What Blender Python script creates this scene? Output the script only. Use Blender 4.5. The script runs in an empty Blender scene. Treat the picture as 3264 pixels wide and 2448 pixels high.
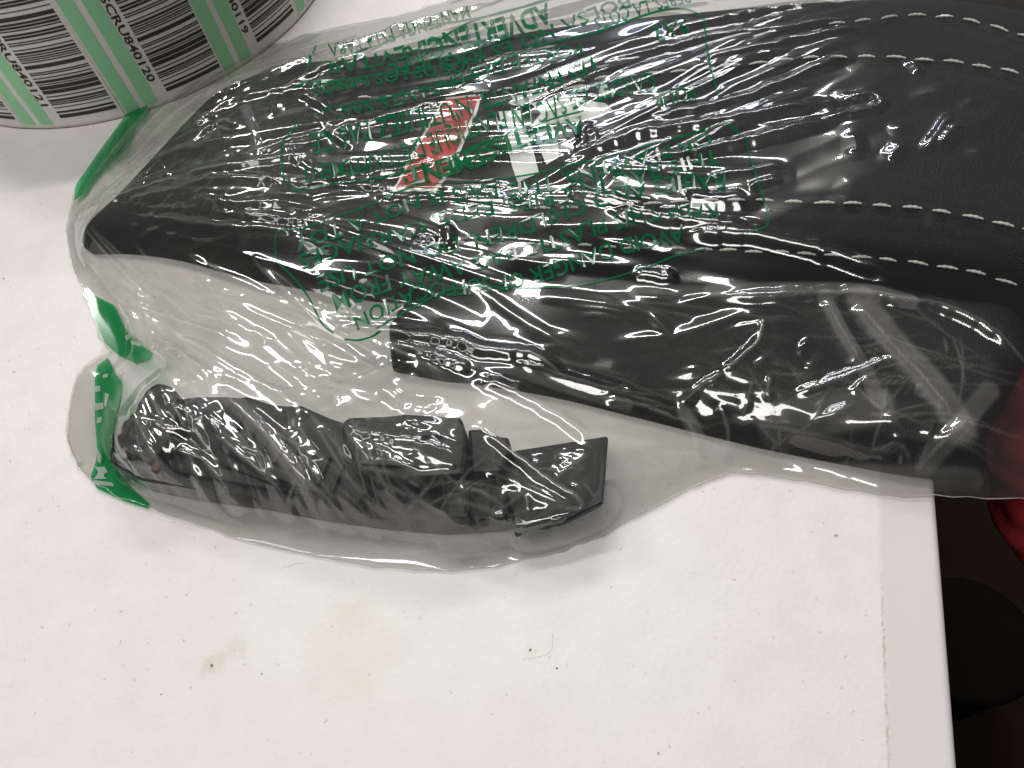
import bpy, bmesh, math, random
import numpy as np
from mathutils import Vector, Matrix

random.seed(7)
RNG = np.random.default_rng(11)
SC = bpy.context.scene
COL = SC.collection

# ------------------------------------------------------------------ camera
PW, PH, PF = 3264.0, 2448.0, 2600.0          # photograph size and focal length in its pixels
PITCH, ROLL, DIST = math.radians(34.0), math.radians(13.5), 0.25
_s, _c = math.sin(PITCH), math.cos(PITCH)
FWD = np.array([0, _s, -_c]); _n = np.array([0, -_c, -_s]); _m = np.array([1.0, 0, 0])
RGT = math.cos(ROLL) * _m + math.sin(ROLL) * _n
DWN = -math.sin(ROLL) * _m + math.cos(ROLL) * _n
CAM = -DIST * FWD
cam = bpy.data.cameras.new('camera'); camo = bpy.data.objects.new('camera', cam); COL.objects.link(camo)
cam.sensor_width = 36.0; cam.lens = 36.0 * PF / PW; cam.clip_start = 0.005; cam.clip_end = 50
M3 = Matrix((RGT, -DWN, -FWD)).transposed()
camo.matrix_world = Matrix.Translation(Vector(CAM)) @ M3.to_4x4()
SC.camera = camo

# ------------------------------------------------------------------ light
wd = bpy.data.worlds.new('World'); SC.world = wd; wd.use_nodes = True
bg = wd.node_tree.nodes['Background']
bg.inputs[0].default_value = (0.95, 0.97, 1.0, 1); bg.inputs[1].default_value = 0.075


def lamp(name, loc, target, sx, sy, watts, col, spin=0.0):
    l = bpy.data.lights.new(name, 'AREA'); l.shape = 'RECTANGLE'; l.size = sx; l.size_y = sy
    l.energy = watts; l.color = col
    o = bpy.data.objects.new(name, l); COL.objects.link(o)
    d = Vector(target) - Vector(loc)
    q = d.to_track_quat('-Z', 'Y')
    o.matrix_world = Matrix.Translation(Vector(loc)) @ (q.to_matrix() @ Matrix.Rotation(spin, 3, 'Z')).to_4x4()
    return o


def tube_lamp(loc, deg, ln, wd_, watts, col):
    o = lamp('ceiling_tube', loc, (loc[0], loc[1], 0), ln, wd_, watts, col)
    o.matrix_world = Matrix.Translation(Vector(loc)) @ Matrix.Rotation(math.radians(deg), 4, 'Z')
    return o


WARM = (1.0, 0.978, 0.95); COOL = (0.72, 0.80, 1.0)
tube_lamp((0.02, 0.95, 1.75), -3, 1.05, 0.11, 15, WARM)
tube_lamp((0.60, 2.02, 1.75), -14, 1.15, 0.20, 31, WARM)
tube_lamp((-1.0, 1.78, 1.75), 154, 0.80, 0.17, 19, WARM)
tube_lamp((-1.1, 0.2, 1.75), 80, 1.2, 0.14, 3, WARM)
lamp('ceiling_panel', (-0.35, -0.35, 1.9), (0, 0, 0), 1.2, 0.40, 21, WARM)
lamp('far_cool_tube', (0.75, 2.7, 1.6), (0, 0, 0), 0.9, 0.10, 6, COOL)

SC.view_settings.view_transform = 'Standard'; SC.view_settings.look = 'None'
SC.view_settings.exposure = 0.0; SC.view_settings.gamma = 1.0
SC.cycles.max_bounces = 7; SC.cycles.transparent_max_bounces = 16; SC.cycles.diffuse_bounces = 3
SC.cycles.glossy_bounces = 3; SC.cycles.caustics_reflective = False; SC.cycles.caustics_refractive = False
SC.cycles.sample_clamp_indirect = 4.0
SC.cycles.use_denoising = True


# ------------------------------------------------------------------ pixel <-> place helpers
def at(x, y, z=0.0):
    x = np.asarray(x, float); y = np.asarray(y, float)
    d = FWD + RGT * ((x - PW / 2) / PF)[..., None] + DWN * ((y - PH / 2) / PF)[..., None]
    t = (np.asarray(z, float) - CAM[2]) / d[..., 2]
    return CAM + t[..., None] * d


def project(p):
    q = np.asarray(p) - CAM
    w = q @ FWD
    return PW / 2 + PF * (q @ RGT) / w, PH / 2 + PF * (q @ DWN) / w


def catmull(pts, n=12):
    p = np.asarray(pts, float)
    if len(p) < 3:
        t = np.linspace(0, 1, n * (len(p) - 1) + 1)[:, None]
        return p[0] + (p[-1] - p[0]) * t
    q = np.vstack([2 * p[0] - p[1], p, 2 * p[-1] - p[-2]])
    out = []
    for i in range(1, len(q) - 2):
        for t in np.linspace(0, 1, n, endpoint=False):
            a, b, c, d = q[i - 1], q[i], q[i + 1], q[i + 2]
            out.append(0.5 * ((2 * b) + (c - a) * t + (2 * a - 5 * b + 4 * c - d) * t * t + (3 * b - a - 3 * c + d) * t ** 3))
    out.append(p[-1])
    return np.array(out)


def inside(px, py, poly):
    if px.size > 50000:                             # only the polygon's own box needs the full test
        poly = np.asarray(poly); r = np.zeros(px.shape, bool)
        bb = (px >= poly[:, 0].min()) & (px <= poly[:, 0].max()) & (py >= poly[:, 1].min()) & (py <= poly[:, 1].max())
        r[bb] = _inside(px[bb], py[bb], poly)
        return r
    return _inside(px, py, poly)


def _inside(px, py, poly):
    r = np.zeros(px.shape, bool)
    x0, y0 = poly[-1]
    for x1, y1 in poly:
        c = ((y1 > py) != (y0 > py))
        if y1 != y0:
            r ^= c & (px < (x0 - x1) * (py - y1) / (y0 - y1) + x1)
        x0, y0 = x1, y1
    return r


def dist_poly(px, py, poly, closed=True):
    """distance to a polyline, and nearest point"""
    best = np.full(px.shape, 1e9); bx = np.zeros(px.shape); by = np.zeros(px.shape)
    n = len(poly)
    for i in range(n if closed else n - 1):
        ax, ay = poly[i]; cx, cy = poly[(i + 1) % n]
        dx, dy = cx - ax, cy - ay; L = dx * dx + dy * dy + 1e-18
        t = np.clip(((px - ax) * dx + (py - ay) * dy) / L, 0, 1)
        qx = ax + t * dx; qy = ay + t * dy
        d = np.hypot(px - qx, py - qy); m = d < best
        best[m] = d[m]; bx[m] = qx[m]; by[m] = qy[m]
    return best, bx, by


def grid_dist(poly, closed=True, rmax=0.02):
    """distance to a polyline over the whole height grid: exact near it, interpolated far off"""
    st = 6
    dc, _, _ = dist_poly(GX[::st, ::st], GY[::st, ::st], poly, closed)
    d_ = up2(dc, GX.shape, st)
    near = d_ < min(rmax, 0.0065)
    e, _, _ = dist_poly(GX[near], GY[near], poly, closed)
    d_[near] = e
    return d_


def up2(c, shape, k):
    ny, nx = shape
    yy = np.clip(np.arange(ny) / k, 0, c.shape[0] - 1.001); xx = np.clip(np.arange(nx) / k, 0, c.shape[1] - 1.001)
    j = yy.astype(int)[:, None]; i = xx.astype(int)[None]; b = yy[:, None] - j; a = xx[None] - i
    return (c[j, i] * (1 - a) + c[j, i + 1] * a) * (1 - b) + (c[j + 1, i] * (1 - a) + c[j + 1, i + 1] * a) * b


def smooth(a, b, x):
    t = np.clip((x - a) / (b - a), 0, 1); return t * t * (3 - 2 * t)


_lat = RNG.random((256, 256))


def vnoise(x, y, seed=0):
    x = x + seed * 17.31; y = y + seed * 9.77
    i = np.floor(x).astype(int); j = np.floor(y).astype(int)
    fx = x - i; fy = y - j
    fx = fx * fx * fx * (fx * (fx * 6 - 15) + 10); fy = fy * fy * fy * (fy * (fy * 6 - 15) + 10)
    g = lambda a, b: _lat[a % 256, b % 256]
    return (g(i, j) * (1 - fx) + g(i + 1, j) * fx) * (1 - fy) + (g(i, j + 1) * (1 - fx) + g(i + 1, j + 1) * fx) * fy


_cell = RNG.random((256, 256, 3))


def facets(x, y, seed=0):
    """crumple: F2-F1 style creases, flat facets between them"""
    x = x + seed * 13.7; y = y + seed * 5.3
    i = np.floor(x).astype(int); j = np.floor(y).astype(int)
    f1 = np.full(x.shape, 9.0); f2 = np.full(x.shape, 9.0)
    for a in (-1, 0, 1):
        for b in (-1, 0, 1):
            c = _cell[(i + a) % 256, (j + b) % 256]
            d = np.hypot(x - (i + a + c[..., 0]), y - (j + b + c[..., 1]))
            m = d < f1
            f2 = np.where(m, f1, np.minimum(f2, d)); f1 = np.where(m, d, f1)
    return f1, f2 - f1


# ------------------------------------------------------------------ mesh helpers
def mesh_obj(name, verts, faces, mat, parent=None, smooth_=True):
    me = bpy.data.meshes.new(name)
    verts = np.asarray(verts, np.float32).reshape(-1, 3)
    if isinstance(faces, np.ndarray) and faces.ndim == 2:
        k = faces.shape[1]
        me.vertices.add(len(verts)); me.vertices.foreach_set('co', verts.ravel())
        me.loops.add(faces.size); me.loops.foreach_set('vertex_index', faces.astype(np.int32).ravel())
        me.polygons.add(len(faces))
        me.polygons.foreach_set('loop_start', np.arange(0, faces.size, k, dtype=np.int32))
        me.update(calc_edges=True)
    else:
        me.from_pydata([tuple(v) for v in verts], [], [list(f) for f in faces])
    if smooth_:
        me.polygons.foreach_set('use_smooth', np.ones(len(me.polygons), bool))
    me.validate()
    me.materials.append(mat)
    o = bpy.data.objects.new(name, me); COL.objects.link(o)
    if parent is not None:
        o.parent = parent
    return o


def bm_obj(name, bm, mat, parent=None, smooth_=False):
    me = bpy.data.meshes.new(name); bm.to_mesh(me); bm.free()
    if smooth_:
        me.polygons.foreach_set('use_smooth', np.ones(len(me.polygons), bool))
    me.materials.append(mat)
    o = bpy.data.objects.new(name, me); COL.objects.link(o)
    if parent is not None:
        o.parent = parent
    return o


def empty(name, loc, label, cat, group=None):
    o = bpy.data.objects.new(name, None); COL.objects.link(o)
    o.location = loc; o['label'] = label; o['category'] = cat
    o.empty_display_size = 0.01
    if group:
        o['group'] = group
    bpy.context.view_layer.update()
    return o


def adopt(child, root):
    child.parent = root
    child.matrix_parent_inverse = Matrix.Translation(-Vector(root.location))


def prism(poly, z0, z1, bevel=0.0008, seg=2):
    """extruded outline (XY list) with bevelled edges -> bmesh"""
    bm = bmesh.new()
    a = 0.5 * sum(poly[i][0] * poly[(i + 1) % len(poly)][1] - poly[(i + 1) % len(poly)][0] * poly[i][1] for i in range(len(poly)))
    if a < 0:
        poly = poly[::-1]
    bot = [bm.verts.new((p[0], p[1], z0)) for p in poly]
    top = [bm.verts.new((p[0], p[1], z1)) for p in poly]
    n = len(poly)
    bm.faces.new(top); bm.faces.new(bot[::-1])
    for i in range(n):
        bm.faces.new((bot[i], bot[(i + 1) % n], top[(i + 1) % n], top[i]))
    if bevel:
        bm.edges.ensure_lookup_table()
        es = [e for e in bm.edges if all(v.co.z > z1 - 1e-7 for v in e.verts)] + \
             [e for e in bm.edges if abs(e.verts[0].co.z - e.verts[1].co.z) > 1e-6]
        bmesh.ops.bevel(bm, geom=es, offset=bevel, segments=seg, profile=0.6, affect='EDGES', clamp_overlap=True)
    bmesh.ops.recalc_face_normals(bm, faces=bm.faces)
    return bm


def tube(pts, rad, nseg=8, cap=True):
    """tube through 3-D points, rad scalar or per point -> verts, faces"""
    pts = np.asarray(pts, float); n = len(pts)
    rad = np.full(n, rad) if np.isscalar(rad) else np.asarray(rad)
    tan = np.gradient(pts, axis=0); tan /= np.linalg.norm(tan, axis=1)[:, None] + 1e-12
    up = np.array([0, 0, 1.0])
    V = []
    for i in range(n):
        a = np.cross(tan[i], up); la = np.linalg.norm(a)
        a = a / la if la > 1e-6 else np.array([1.0, 0, 0])
        b = np.cross(a, tan[i])
        for k in range(nseg):
            t = 2 * math.pi * k / nseg
            V.append(pts[i] + rad[i] * (math.cos(t) * a + math.sin(t) * b))
    Fc = []
    for i in range(n - 1):
        for k in range(nseg):
            k2 = (k + 1) % nseg
            Fc.append((i * nseg + k, i * nseg + k2, (i + 1) * nseg + k2, (i + 1) * nseg + k))
    if cap:
        Fc.append(tuple(range(nseg - 1, -1, -1))); Fc.append(tuple((n - 1) * nseg + k for k in range(nseg)))
    return V, Fc


# ------------------------------------------------------------------ materials
class NT:
    def __init__(self, name):
        self.m = bpy.data.materials.new(name); self.m.use_nodes = True
        self.t = self.m.node_tree; self.t.nodes.clear()
        self.out = self.n('ShaderNodeOutputMaterial')

    def n(self, typ, **kw):
        nd = self.t.nodes.new(typ)
        for k, v in kw.items():
            if k.startswith('i_'):
                nd.inputs[k[2:].replace('_', ' ')].default_value = v
            else:
                setattr(nd, k, v)
        return nd

    def l(self, a, b):
        self.t.links.new(a, b)

    def math(self, op, a, b=None, clamp=False):
        nd = self.n('ShaderNodeMath', operation=op); nd.use_clamp = clamp
        for i, v in enumerate((a, b)):
            if v is None:
                continue
            if isinstance(v, (int, float)):
                nd.inputs[i].default_value = v
            else:
                self.l(v, nd.inputs[i])
        return nd.outputs[0]

    def mixc(self, f, a, b):
        nd = self.n('ShaderNodeMix', data_type='RGBA')
        for sock, v in ((nd.inputs[0], f), (nd.inputs[6], a), (nd.inputs[7], b)):
            if isinstance(v, (int, float)):
                sock.default_value = v
            elif isinstance(v, tuple):
                sock.default_value = (*v, 1) if len(v) == 3 else v
            else:
                self.l(v, sock)
        return nd.outputs[2]

    def ramp(self, f, stops):
        nd = self.n('ShaderNodeValToRGB'); self.l(f, nd.inputs[0])
        e = nd.color_ramp.elements
        while len(e) < len(stops):
            e.new(0.5)
        for k, (p, c) in zip(e, stops):
            k.position = p; k.color = (*c, 1) if isinstance(c, tuple) else (c, c, c, 1)
        return nd.outputs[0]

    def coord(self, scale=1.0, vec=None):
        tc = self.n('ShaderNodeTexCoord'); mp = self.n('ShaderNodeMapping')
        self.l(tc.outputs['Object'], mp.inputs[0])
        mp.inputs['Scale'].default_value = vec if vec else (scale, scale, scale)
        return mp.outputs[0]

    def noise(self, co, scale, detail=4, rough=0.55):
        nd = self.n('ShaderNodeTexNoise'); self.l(co, nd.inputs['Vector'])
        nd.inputs['Scale'].default_value = scale; nd.inputs['Detail'].default_value = detail; nd.inputs['Roughness'].default_value = rough
        return nd.outputs[0]

    def vor(self, co, scale, feat='F1'):
        nd = self.n('ShaderNodeTexVoronoi', feature=feat); self.l(co, nd.inputs['Vector']); nd.inputs['Scale'].default_value = scale
        return nd

    def bump(self, h, strength, dist):
        nd = self.n('ShaderNodeBump'); self.l(h, nd.inputs['Height'])
        nd.inputs['Strength'].default_value = strength; nd.inputs['Distance'].default_value = dist
        return nd.outputs[0]

    def princ(self, col, rough=0.5, spec=0.5, normal=None, **kw):
        p = self.n('ShaderNodeBsdfPrincipled')
        if isinstance(col, tuple):
            p.inputs['Base Color'].default_value = (*col, 1)
        else:
            self.l(col, p.inputs['Base Color'])
        if isinstance(rough, (int, float)):
            p.inputs['Roughness'].default_value = rough
        else:
            self.l(rough, p.inputs['Roughness'])
        p.inputs['Specular IOR Level'].default_value = spec
        if normal is not None:
            self.l(normal, p.inputs['Normal'])
        for k, v in kw.items():
            p.inputs[k.replace('_', ' ')].default_value = v
        self.l(p.outputs[0], self.out.inputs[0])
        return p


def simple(name, col, rough=0.5, spec=0.5, nscale=900.0, nstr=0.15, ndist=0.0003, var=0.08):
    k = NT(name); co = k.coord()
    nz = k.noise(co, nscale, 4); n2 = k.noise(co, nscale * 0.06, 3)
    c = k.mixc(n2, tuple(v * (1 - var) for v in col), tuple(min(1, v * (1 + var)) for v in col))
    k.princ(c, rough, spec, k.bump(nz, nstr, ndist))
    return k.m


# table plastic -------------------------------------------------------
EDGE_A = at(2990, 1590)[:2]; EDGE_B = at(3060, 2448)[:2]
EDIR = (EDGE_A - EDGE_B) / np.linalg.norm(EDGE_A - EDGE_B)       # along the table edge, away from the camera
ENRM = np.array([EDIR[1], -EDIR[0]])                             # outwards, over the floor
STAIN = at(1130, 2060)


def mat_table():
    k = NT('table_plastic')
    tc = k.n('ShaderNodeTexCoord'); co = tc.outputs['Object']
    big = k.noise(co, 14, 3); mid = k.noise(co, 90, 4)
    base = k.mixc(big, (0.63, 0.60, 0.588), (0.71, 0.68, 0.668))
    base = k.mixc(k.math('MULTIPLY', k.ramp(mid, [(0.4, 0.0), (0.75, 1.0)]), 0.5), base, (0.58, 0.555, 0.54))
    # cool patches are mixed in further down
    # grey specks of several sizes
    wob = k.n('ShaderNodeVectorMath', operation='ADD')
    nz = k.n('ShaderNodeTexNoise'); k.l(co, nz.inputs['Vector']); nz.inputs['Scale'].default_value = 260
    sc = k.n('ShaderNodeVectorMath', operation='SCALE'); k.l(nz.outputs['Color'], sc.inputs[0]); sc.inputs['Scale'].default_value = 0.004
    k.l(co, wob.inputs[0]); k.l(sc.outputs[0], wob.inputs[1])
    for scale, r0, r1, keep, col, amt in ((105, 0.02, 0.06, 0.30, (0.20, 0.15, 0.15), 0.85), (260, 0.04, 0.12, 0.40, (0.36, 0.33, 0.33), 0.6), (45, 0.009, 0.022, 0.3, (0.10, 0.095, 0.09), 0.95), (70, 0.03, 0.10, 0.78, (0.40, 0.36, 0.30), 0.5)):
        v = k.vor(wob.outputs[0], scale)
        d = k.ramp(v.outputs['Distance'], [(r0, 1.0), (r1, 0.0)])
        sep = k.n('ShaderNodeSeparateColor'); k.l(v.outputs['Color'], sep.inputs[0])
        g = k.math('GREATER_THAN', sep.outputs[0], keep)
        f = k.math('MULTIPLY', k.math('MULTIPLY', d, g), amt)
        base = k.mixc(f, base, col)
    # tan stain
    def blob(cx, cy, rad, col, amt, base, wobble=0.9, ns=130):
        v = k.n('ShaderNodeVectorMath', operation='DISTANCE'); k.l(co, v.inputs[0]); v.inputs[1].default_value = (cx, cy, 0)
        e = k.math('ADD', v.outputs['Value'], k.math('MULTIPLY', k.math('SUBTRACT', k.noise(co, ns, 5, 0.65), 0.5), rad * wobble))
        f = k.ramp(k.math('DIVIDE', e, rad), [(0.55, 1.0), (1.0, 0.0)])
        f = k.math('MULTIPLY', f, k.math('ADD', k.math('MULTIPLY', k.noise(co, 420, 5), 0.9), 0.25))
        return k.mixc(k.math('MULTIPLY', f, amt), base, col)
    base = blob(STAIN[0], STAIN[1], 0.017, (0.60, 0.55, 0.43), 0.5, base)
    for px, py, rr in ((690, 2110, 0.0035), (755, 2065, 0.004), (1130, 1965, 0.006), (660, 2130, 0.0025), (1690, 2075, 0.0022)):
        p = at(px, py); base = blob(p[0], p[1], rr, (0.50, 0.42, 0.30), 0.4, base, 1.3, 500)
    for px, py, rr in ((1440, 1950, 0.03), (1900, 1900, 0.04), (1000, 1880, 0.03)):  # large faint cool-toned patches, slightly greenish
        p = at(px, py); base = blob(p[0], p[1], rr, (0.70, 0.74, 0.72), 0.35, base, 0.8, 60)
    # hairline scratches
    mp = k.n('ShaderNodeMapping'); k.l(wob.outputs[0], mp.inputs[0]); mp.inputs['Rotation'].default_value = (0, 0, math.radians(68)); mp.inputs['Scale'].default_value = (5, 120, 1)
    v = k.vor(mp.outputs[0], 1.0); f = k.ramp(v.outputs['Distance'], [(0.012, 1.0), (0.03, 0.0)])
    base = k.mixc(k.math('MULTIPLY', f, 0.6), base, (0.42, 0.40, 0.38))
    # brown dirt gathered along the step of the rim
    geo = k.n('ShaderNodeVectorMath', operation='DOT_PRODUCT'); k.l(co, geo.inputs[0]); geo.inputs[1].default_value = (ENRM[0], ENRM[1], 0)
    u = k.math('SUBTRACT', geo.outputs['Value'], float(EDGE_A @ ENRM) - RIMW - 0.0002)
    u = k.math('ABSOLUTE', k.math('ADD', u, k.math('MULTIPLY', k.math('SUBTRACT', k.noise(co, 700, 3), 0.5), 0.0014)))
    line = k.ramp(k.math('DIVIDE', u, 0.0012), [(0.0, 1.0), (0.45, 0.0)])
    along = k.n('ShaderNodeVectorMath', operation='DOT_PRODUCT'); k.l(co, along.inputs[0]); along.inputs[1].default_value = (EDIR[0], EDIR[1], 0)
    dirt0 = float(at(2820, 1900)[:2] @ EDIR)
    near = k.ramp(k.math('DIVIDE', k.math('SUBTRACT', dirt0 + 0.012, along.outputs['Value']), 0.02), [(0.0, 0.0), (1.0, 1.0)])
    dots = k.ramp(k.noise(co, 330, 5, 0.7), [(0.42, 0.0), (0.56, 1.0)])
    base = k.mixc(k.math('MULTIPLY', k.math('MULTIPLY', line, dots), k.math('MULTIPLY', near, 0.6)), base, (0.33, 0.24, 0.13))
    fine = k.noise(co, 620, 3, 0.6)
    nrm = k.bump(fine, 0.26, 0.0006)
    k.princ(base, 0.48, 0.35, nrm)
    return k.m


RIMW = abs(float((at(2818, 2000)[:2] - EDGE_A) @ ENRM))
M_TABLE = mat_table()
M_RIM = simple('table_rim_plastic', (0.60, 0.565, 0.56), 0.5, 0.35, 500, 0.08, 0.0003, 0.03)
M_FLOOR = simple('floor_carpet', (0.013, 0.0075, 0.0055), 0.9, 0.1, 300, 0.4, 0.002, 0.4)


def mat_leather():
    k = NT('black_leather'); co = k.coord()
    v = k.vor(co, 1500, 'DISTANCE_TO_EDGE'); n = k.noise(co, 1200, 4); n2 = k.noise(co, 60, 3)
    h = k.math('ADD', k.math('MULTIPLY', k.ramp(v.outputs['Distance'], [(0.0, 0.0), (0.25, 1.0)]), 0.7), k.math('MULTIPLY', n, 0.5))
    c = k.mixc(n2, (0.006, 0.006, 0.0064), (0.011, 0.0106, 0.011))
    k.princ(c, k.math('ADD', k.math('MULTIPLY', n2, 0.2), 0.40), 0.25, k.bump(h, 0.6, 0.00022))
    return k.m


M_LEATHER = mat_leather()
M_STITCH = simple('cream_thread', (0.80, 0.78, 0.73), 0.75, 0.2, 3500, 0.7, 0.0002, 0.12)
M_PLASTIC = simple('black_plastic', (0.006, 0.006, 0.007), 0.42, 0.3, 1800, 0.25, 0.00012, 0.2)
M_BROWN = simple('rust_brown_plastic', (0.10, 0.032, 0.022), 0.5, 0.4)
M_RED_PRINT = simple('red_print', (0.52, 0.055, 0.05), 0.6, 0.3, 1500, 0.2, 0.0002, 0.22)
M_WHITE_PRINT = simple('white_print', (0.86, 0.87, 0.84), 0.6, 0.3, 1500, 0.1, 0.0001, 0.05)
M_RED_CLOTH = simple('red_fabric', (0.17, 0.011, 0.013), 0.85, 0.2, 1600, 0.6, 0.0006, 0.35)
M_PAPER = simple('label_paper', (0.80, 0.775, 0.73), 0.6, 0.3, 700, 0.05, 0.0002, 0.03)
M_LABEL = simple('label_face', (0.80, 0.775, 0.73), 0.5, 0.4, 700, 0.03, 0.0001, 0.03)
M_LGREEN = simple('label_green_ink', (0.33, 0.70, 0.40), 0.5, 0.3, 900, 0.03, 0.0001, 0.05)
M_INK = simple('black_ink', (0.045, 0.040, 0.036), 0.6, 0.3, 900, 0.03, 0.0001, 0.2)
M_CRUMB = simple('crumb', (0.24, 0.18, 0.10), 0.8, 0.2)
M_RUBBER = simple('black_rubber', (0.006, 0.0045, 0.004), 0.9, 0.05)


def mat_film(name, tint=(0.945, 0.947, 0.93), haze=0.005, crease=0.30, rough=0.04, fres=2.4, bump=0.05):
    k = NT(name); co = k.coord()
    fr = k.n('ShaderNodeFresnel'); fr.inputs['IOR'].default_value = 1.5
    f = k.math('MINIMUM', k.math('MULTIPLY', fr.outputs[0], fres, True), 0.42)
    tr = k.n('ShaderNodeBsdfTransparent'); tr.inputs[0].default_value = (*tint, 1)
    gl = k.n('ShaderNodeBsdfGlossy'); gl.inputs['Roughness'].default_value = rough
    g2 = k.n('ShaderNodeBsdfGlossy'); g2.inputs['Roughness'].default_value = 0.20
    gm = k.n('ShaderNodeMixShader'); gm.inputs[0].default_value = 0.25; k.l(gl.outputs[0], gm.inputs[1]); k.l(g2.outputs[0], gm.inputs[2])
    mx = k.n('ShaderNodeMixShader'); k.l(f, mx.inputs[0]); k.l(tr.outputs[0], mx.inputs[1]); k.l(gm.outputs[0], mx.inputs[2])
    df = k.n('ShaderNodeBsdfDiffuse'); df.inputs[0].default_value = (0.80, 0.79, 0.76, 1)
    tl = k.n('ShaderNodeBsdfTranslucent'); tl.inputs[0].default_value = (0.80, 0.79, 0.76, 1)
    dd = k.n('ShaderNodeMixShader'); dd.inputs[0].default_value = 0.4; k.l(df.outputs[0], dd.inputs[1]); k.l(tl.outputs[0], dd.inputs[2])
    at_ = k.n('ShaderNodeAttribute', attribute_name='crease')
    hz = k.math('ADD', k.math('MULTIPLY', at_.outputs['Fac'], crease), haze, True)
    m2 = k.n('ShaderNodeMixShader'); k.l(hz, m2.inputs[0]); k.l(mx.outputs[0], m2.inputs[1]); k.l(dd.outputs[0], m2.inputs[2])
    k.l(m2.outputs[0], k.out.inputs[0])
    return k.m


def mat_ink_film(name, filt, dcol, dense, gloss=0.10):
    k = NT(name); co = k.coord(); n = k.noise(co, 260, 4)
    tr = k.n('ShaderNodeBsdfTransparent'); tr.inputs[0].default_value = (*filt, 1)
    df = k.n('ShaderNodeBsdfDiffuse'); tl = k.n('ShaderNodeBsdfTranslucent')
    c = k.mixc(n, tuple(v * 0.8 for v in dcol), tuple(v * 1.15 for v in dcol))
    k.l(c, df.inputs[0]); k.l(c, tl.inputs[0])
    dd = k.n('ShaderNodeMixShader'); dd.inputs[0].default_value = 0.45; k.l(df.outputs[0], dd.inputs[1]); k.l(tl.outputs[0], dd.inputs[2])
    mx = k.n('ShaderNodeMixShader'); mx.inputs[0].default_value = dense; k.l(tr.outputs[0], mx.inputs[1]); k.l(dd.outputs[0], mx.inputs[2])
    gl = k.n('ShaderNodeBsdfGlossy'); gl.inputs['Roughness'].default_value = 0.12
    fr = k.n('ShaderNodeFresnel'); fr.inputs['IOR'].default_value = 1.45
    m2 = k.n('ShaderNodeMixShader'); k.l(fr.outputs[0], m2.inputs[0]); k.l(mx.outputs[0], m2.inputs[1]); k.l(gl.outputs[0], m2.inputs[2])
    k.l(m2.outputs[0], k.out.inputs[0])
    return k.m


M_FILM = mat_film('clear_film')
M_FILM_LOW = mat_film('clear_film_lower', tint=(0.94, 0.942, 0.925), haze=0.015, rough=0.35, fres=0.5)
M_EDGE = mat_film('clear_film_edge', haze=0.35, rough=0.2, fres=1.2)
M_GREENTXT = mat_ink_film('green_print_ink', (0.06, 0.42, 0.19), (0.006, 0.19, 0.07), 0.8)
M_GREENBAND = mat_ink_film('green_film_band', (0.26, 0.80, 0.44), (0.015, 0.33, 0.10), 0.5)
M_WHITEINK = mat_ink_film('white_film_lettering', (0.8, 0.85, 0.8), (0.60, 0.64, 0.58), 0.7)


# ------------------------------------------------------------------ height fields on one XY grid
G = 0.0005                                          # film grid step
X0, X1, Y0, Y1 = -0.225, 0.300, -0.110, 0.345
NX = int((X1 - X0) / G) + 1; NY = int((Y1 - Y0) / G) + 1
gx = X0 + np.arange(NX) * G; gy = Y0 + np.arange(NY) * G
GX, GY = np.meshgrid(gx, gy)                        # [NY,NX]


def sample(F, x, y):
    fx = np.clip((np.asarray(x) - X0) / G, 0, NX - 1.001); fy = np.clip((np.asarray(y) - Y0) / G, 0, NY - 1.001)
    i = fx.astype(int); j = fy.astype(int); a = fx - i; b = fy - j
    return (F[j, i] * (1 - a) + F[j, i + 1] * a) * (1 - b) + (F[j + 1, i] * (1 - a) + F[j + 1, i + 1] * a) * b


def hit(px, py, F, zmax=0.05):
    """first place along each pixel's ray where it meets height field F"""
    px = np.asarray(px, float); py = np.asarray(py, float)
    zs = np.linspace(zmax, 0, 201); prev = None
    res = np.zeros(px.shape); done = np.zeros(px.shape, bool); pg = None
    for z in zs:
        p = at(px, py, z); g = z - sample(F, p[..., 0], p[..., 1])
        if pg is not None:
            m = (~done) & (g <= 0)
            t = np.where(m, pg / np.where(pg - g == 0, 1, pg - g), 0)
            res = np.where(m, pz + (z - pz) * t, res); done |= m
        pg, pz = g, z
    p = at(px, py, res)
    return p


def xy(pts, z=0.0):
    a = np.asarray(pts, float)
    return at(a[:, 0], a[:, 1], z)[:, :2]

# ================================================================== THE SETTING
bm = bmesh.new()
for x, y in ((-3, -3), (3, -3), (3, 3), (-3, 3)):
    bm.verts.new((x, y, -0.72))
bm.faces.new(bm.verts)
fl = bm_obj('floor', bm, M_FLOOR); fl['kind'] = 'structure'

# folding table: flat top, sunken smooth rim band, rounded edge and skirt
troot = empty('folding_table', (0, 0, -0.72), 'white speckled plastic folding table under the bagged parts', 'table')
ue = float(EDGE_A @ ENRM)


def strip(profile, name, mat):
    """profile [(u from the edge, z)] swept along the table edge"""
    V, Fc = [], []
    ss = np.linspace(-0.45, 0.95, 40)
    s0 = float(EDGE_A @ EDIR)
    for s in ss:
        for u, z in profile:
            p = EDIR * (s0 + s) + ENRM * (ue + u); V.append((p[0], p[1], z))
    k = len(profile)
    for i in range(len(ss) - 1):
        for j in range(k - 1):
            Fc.append((i * k + j, i * k + j + 1, (i + 1) * k + j + 1, (i + 1) * k + j))
    o = mesh_obj(name, V, Fc, mat)
    adopt(o, troot)
    return o


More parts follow.
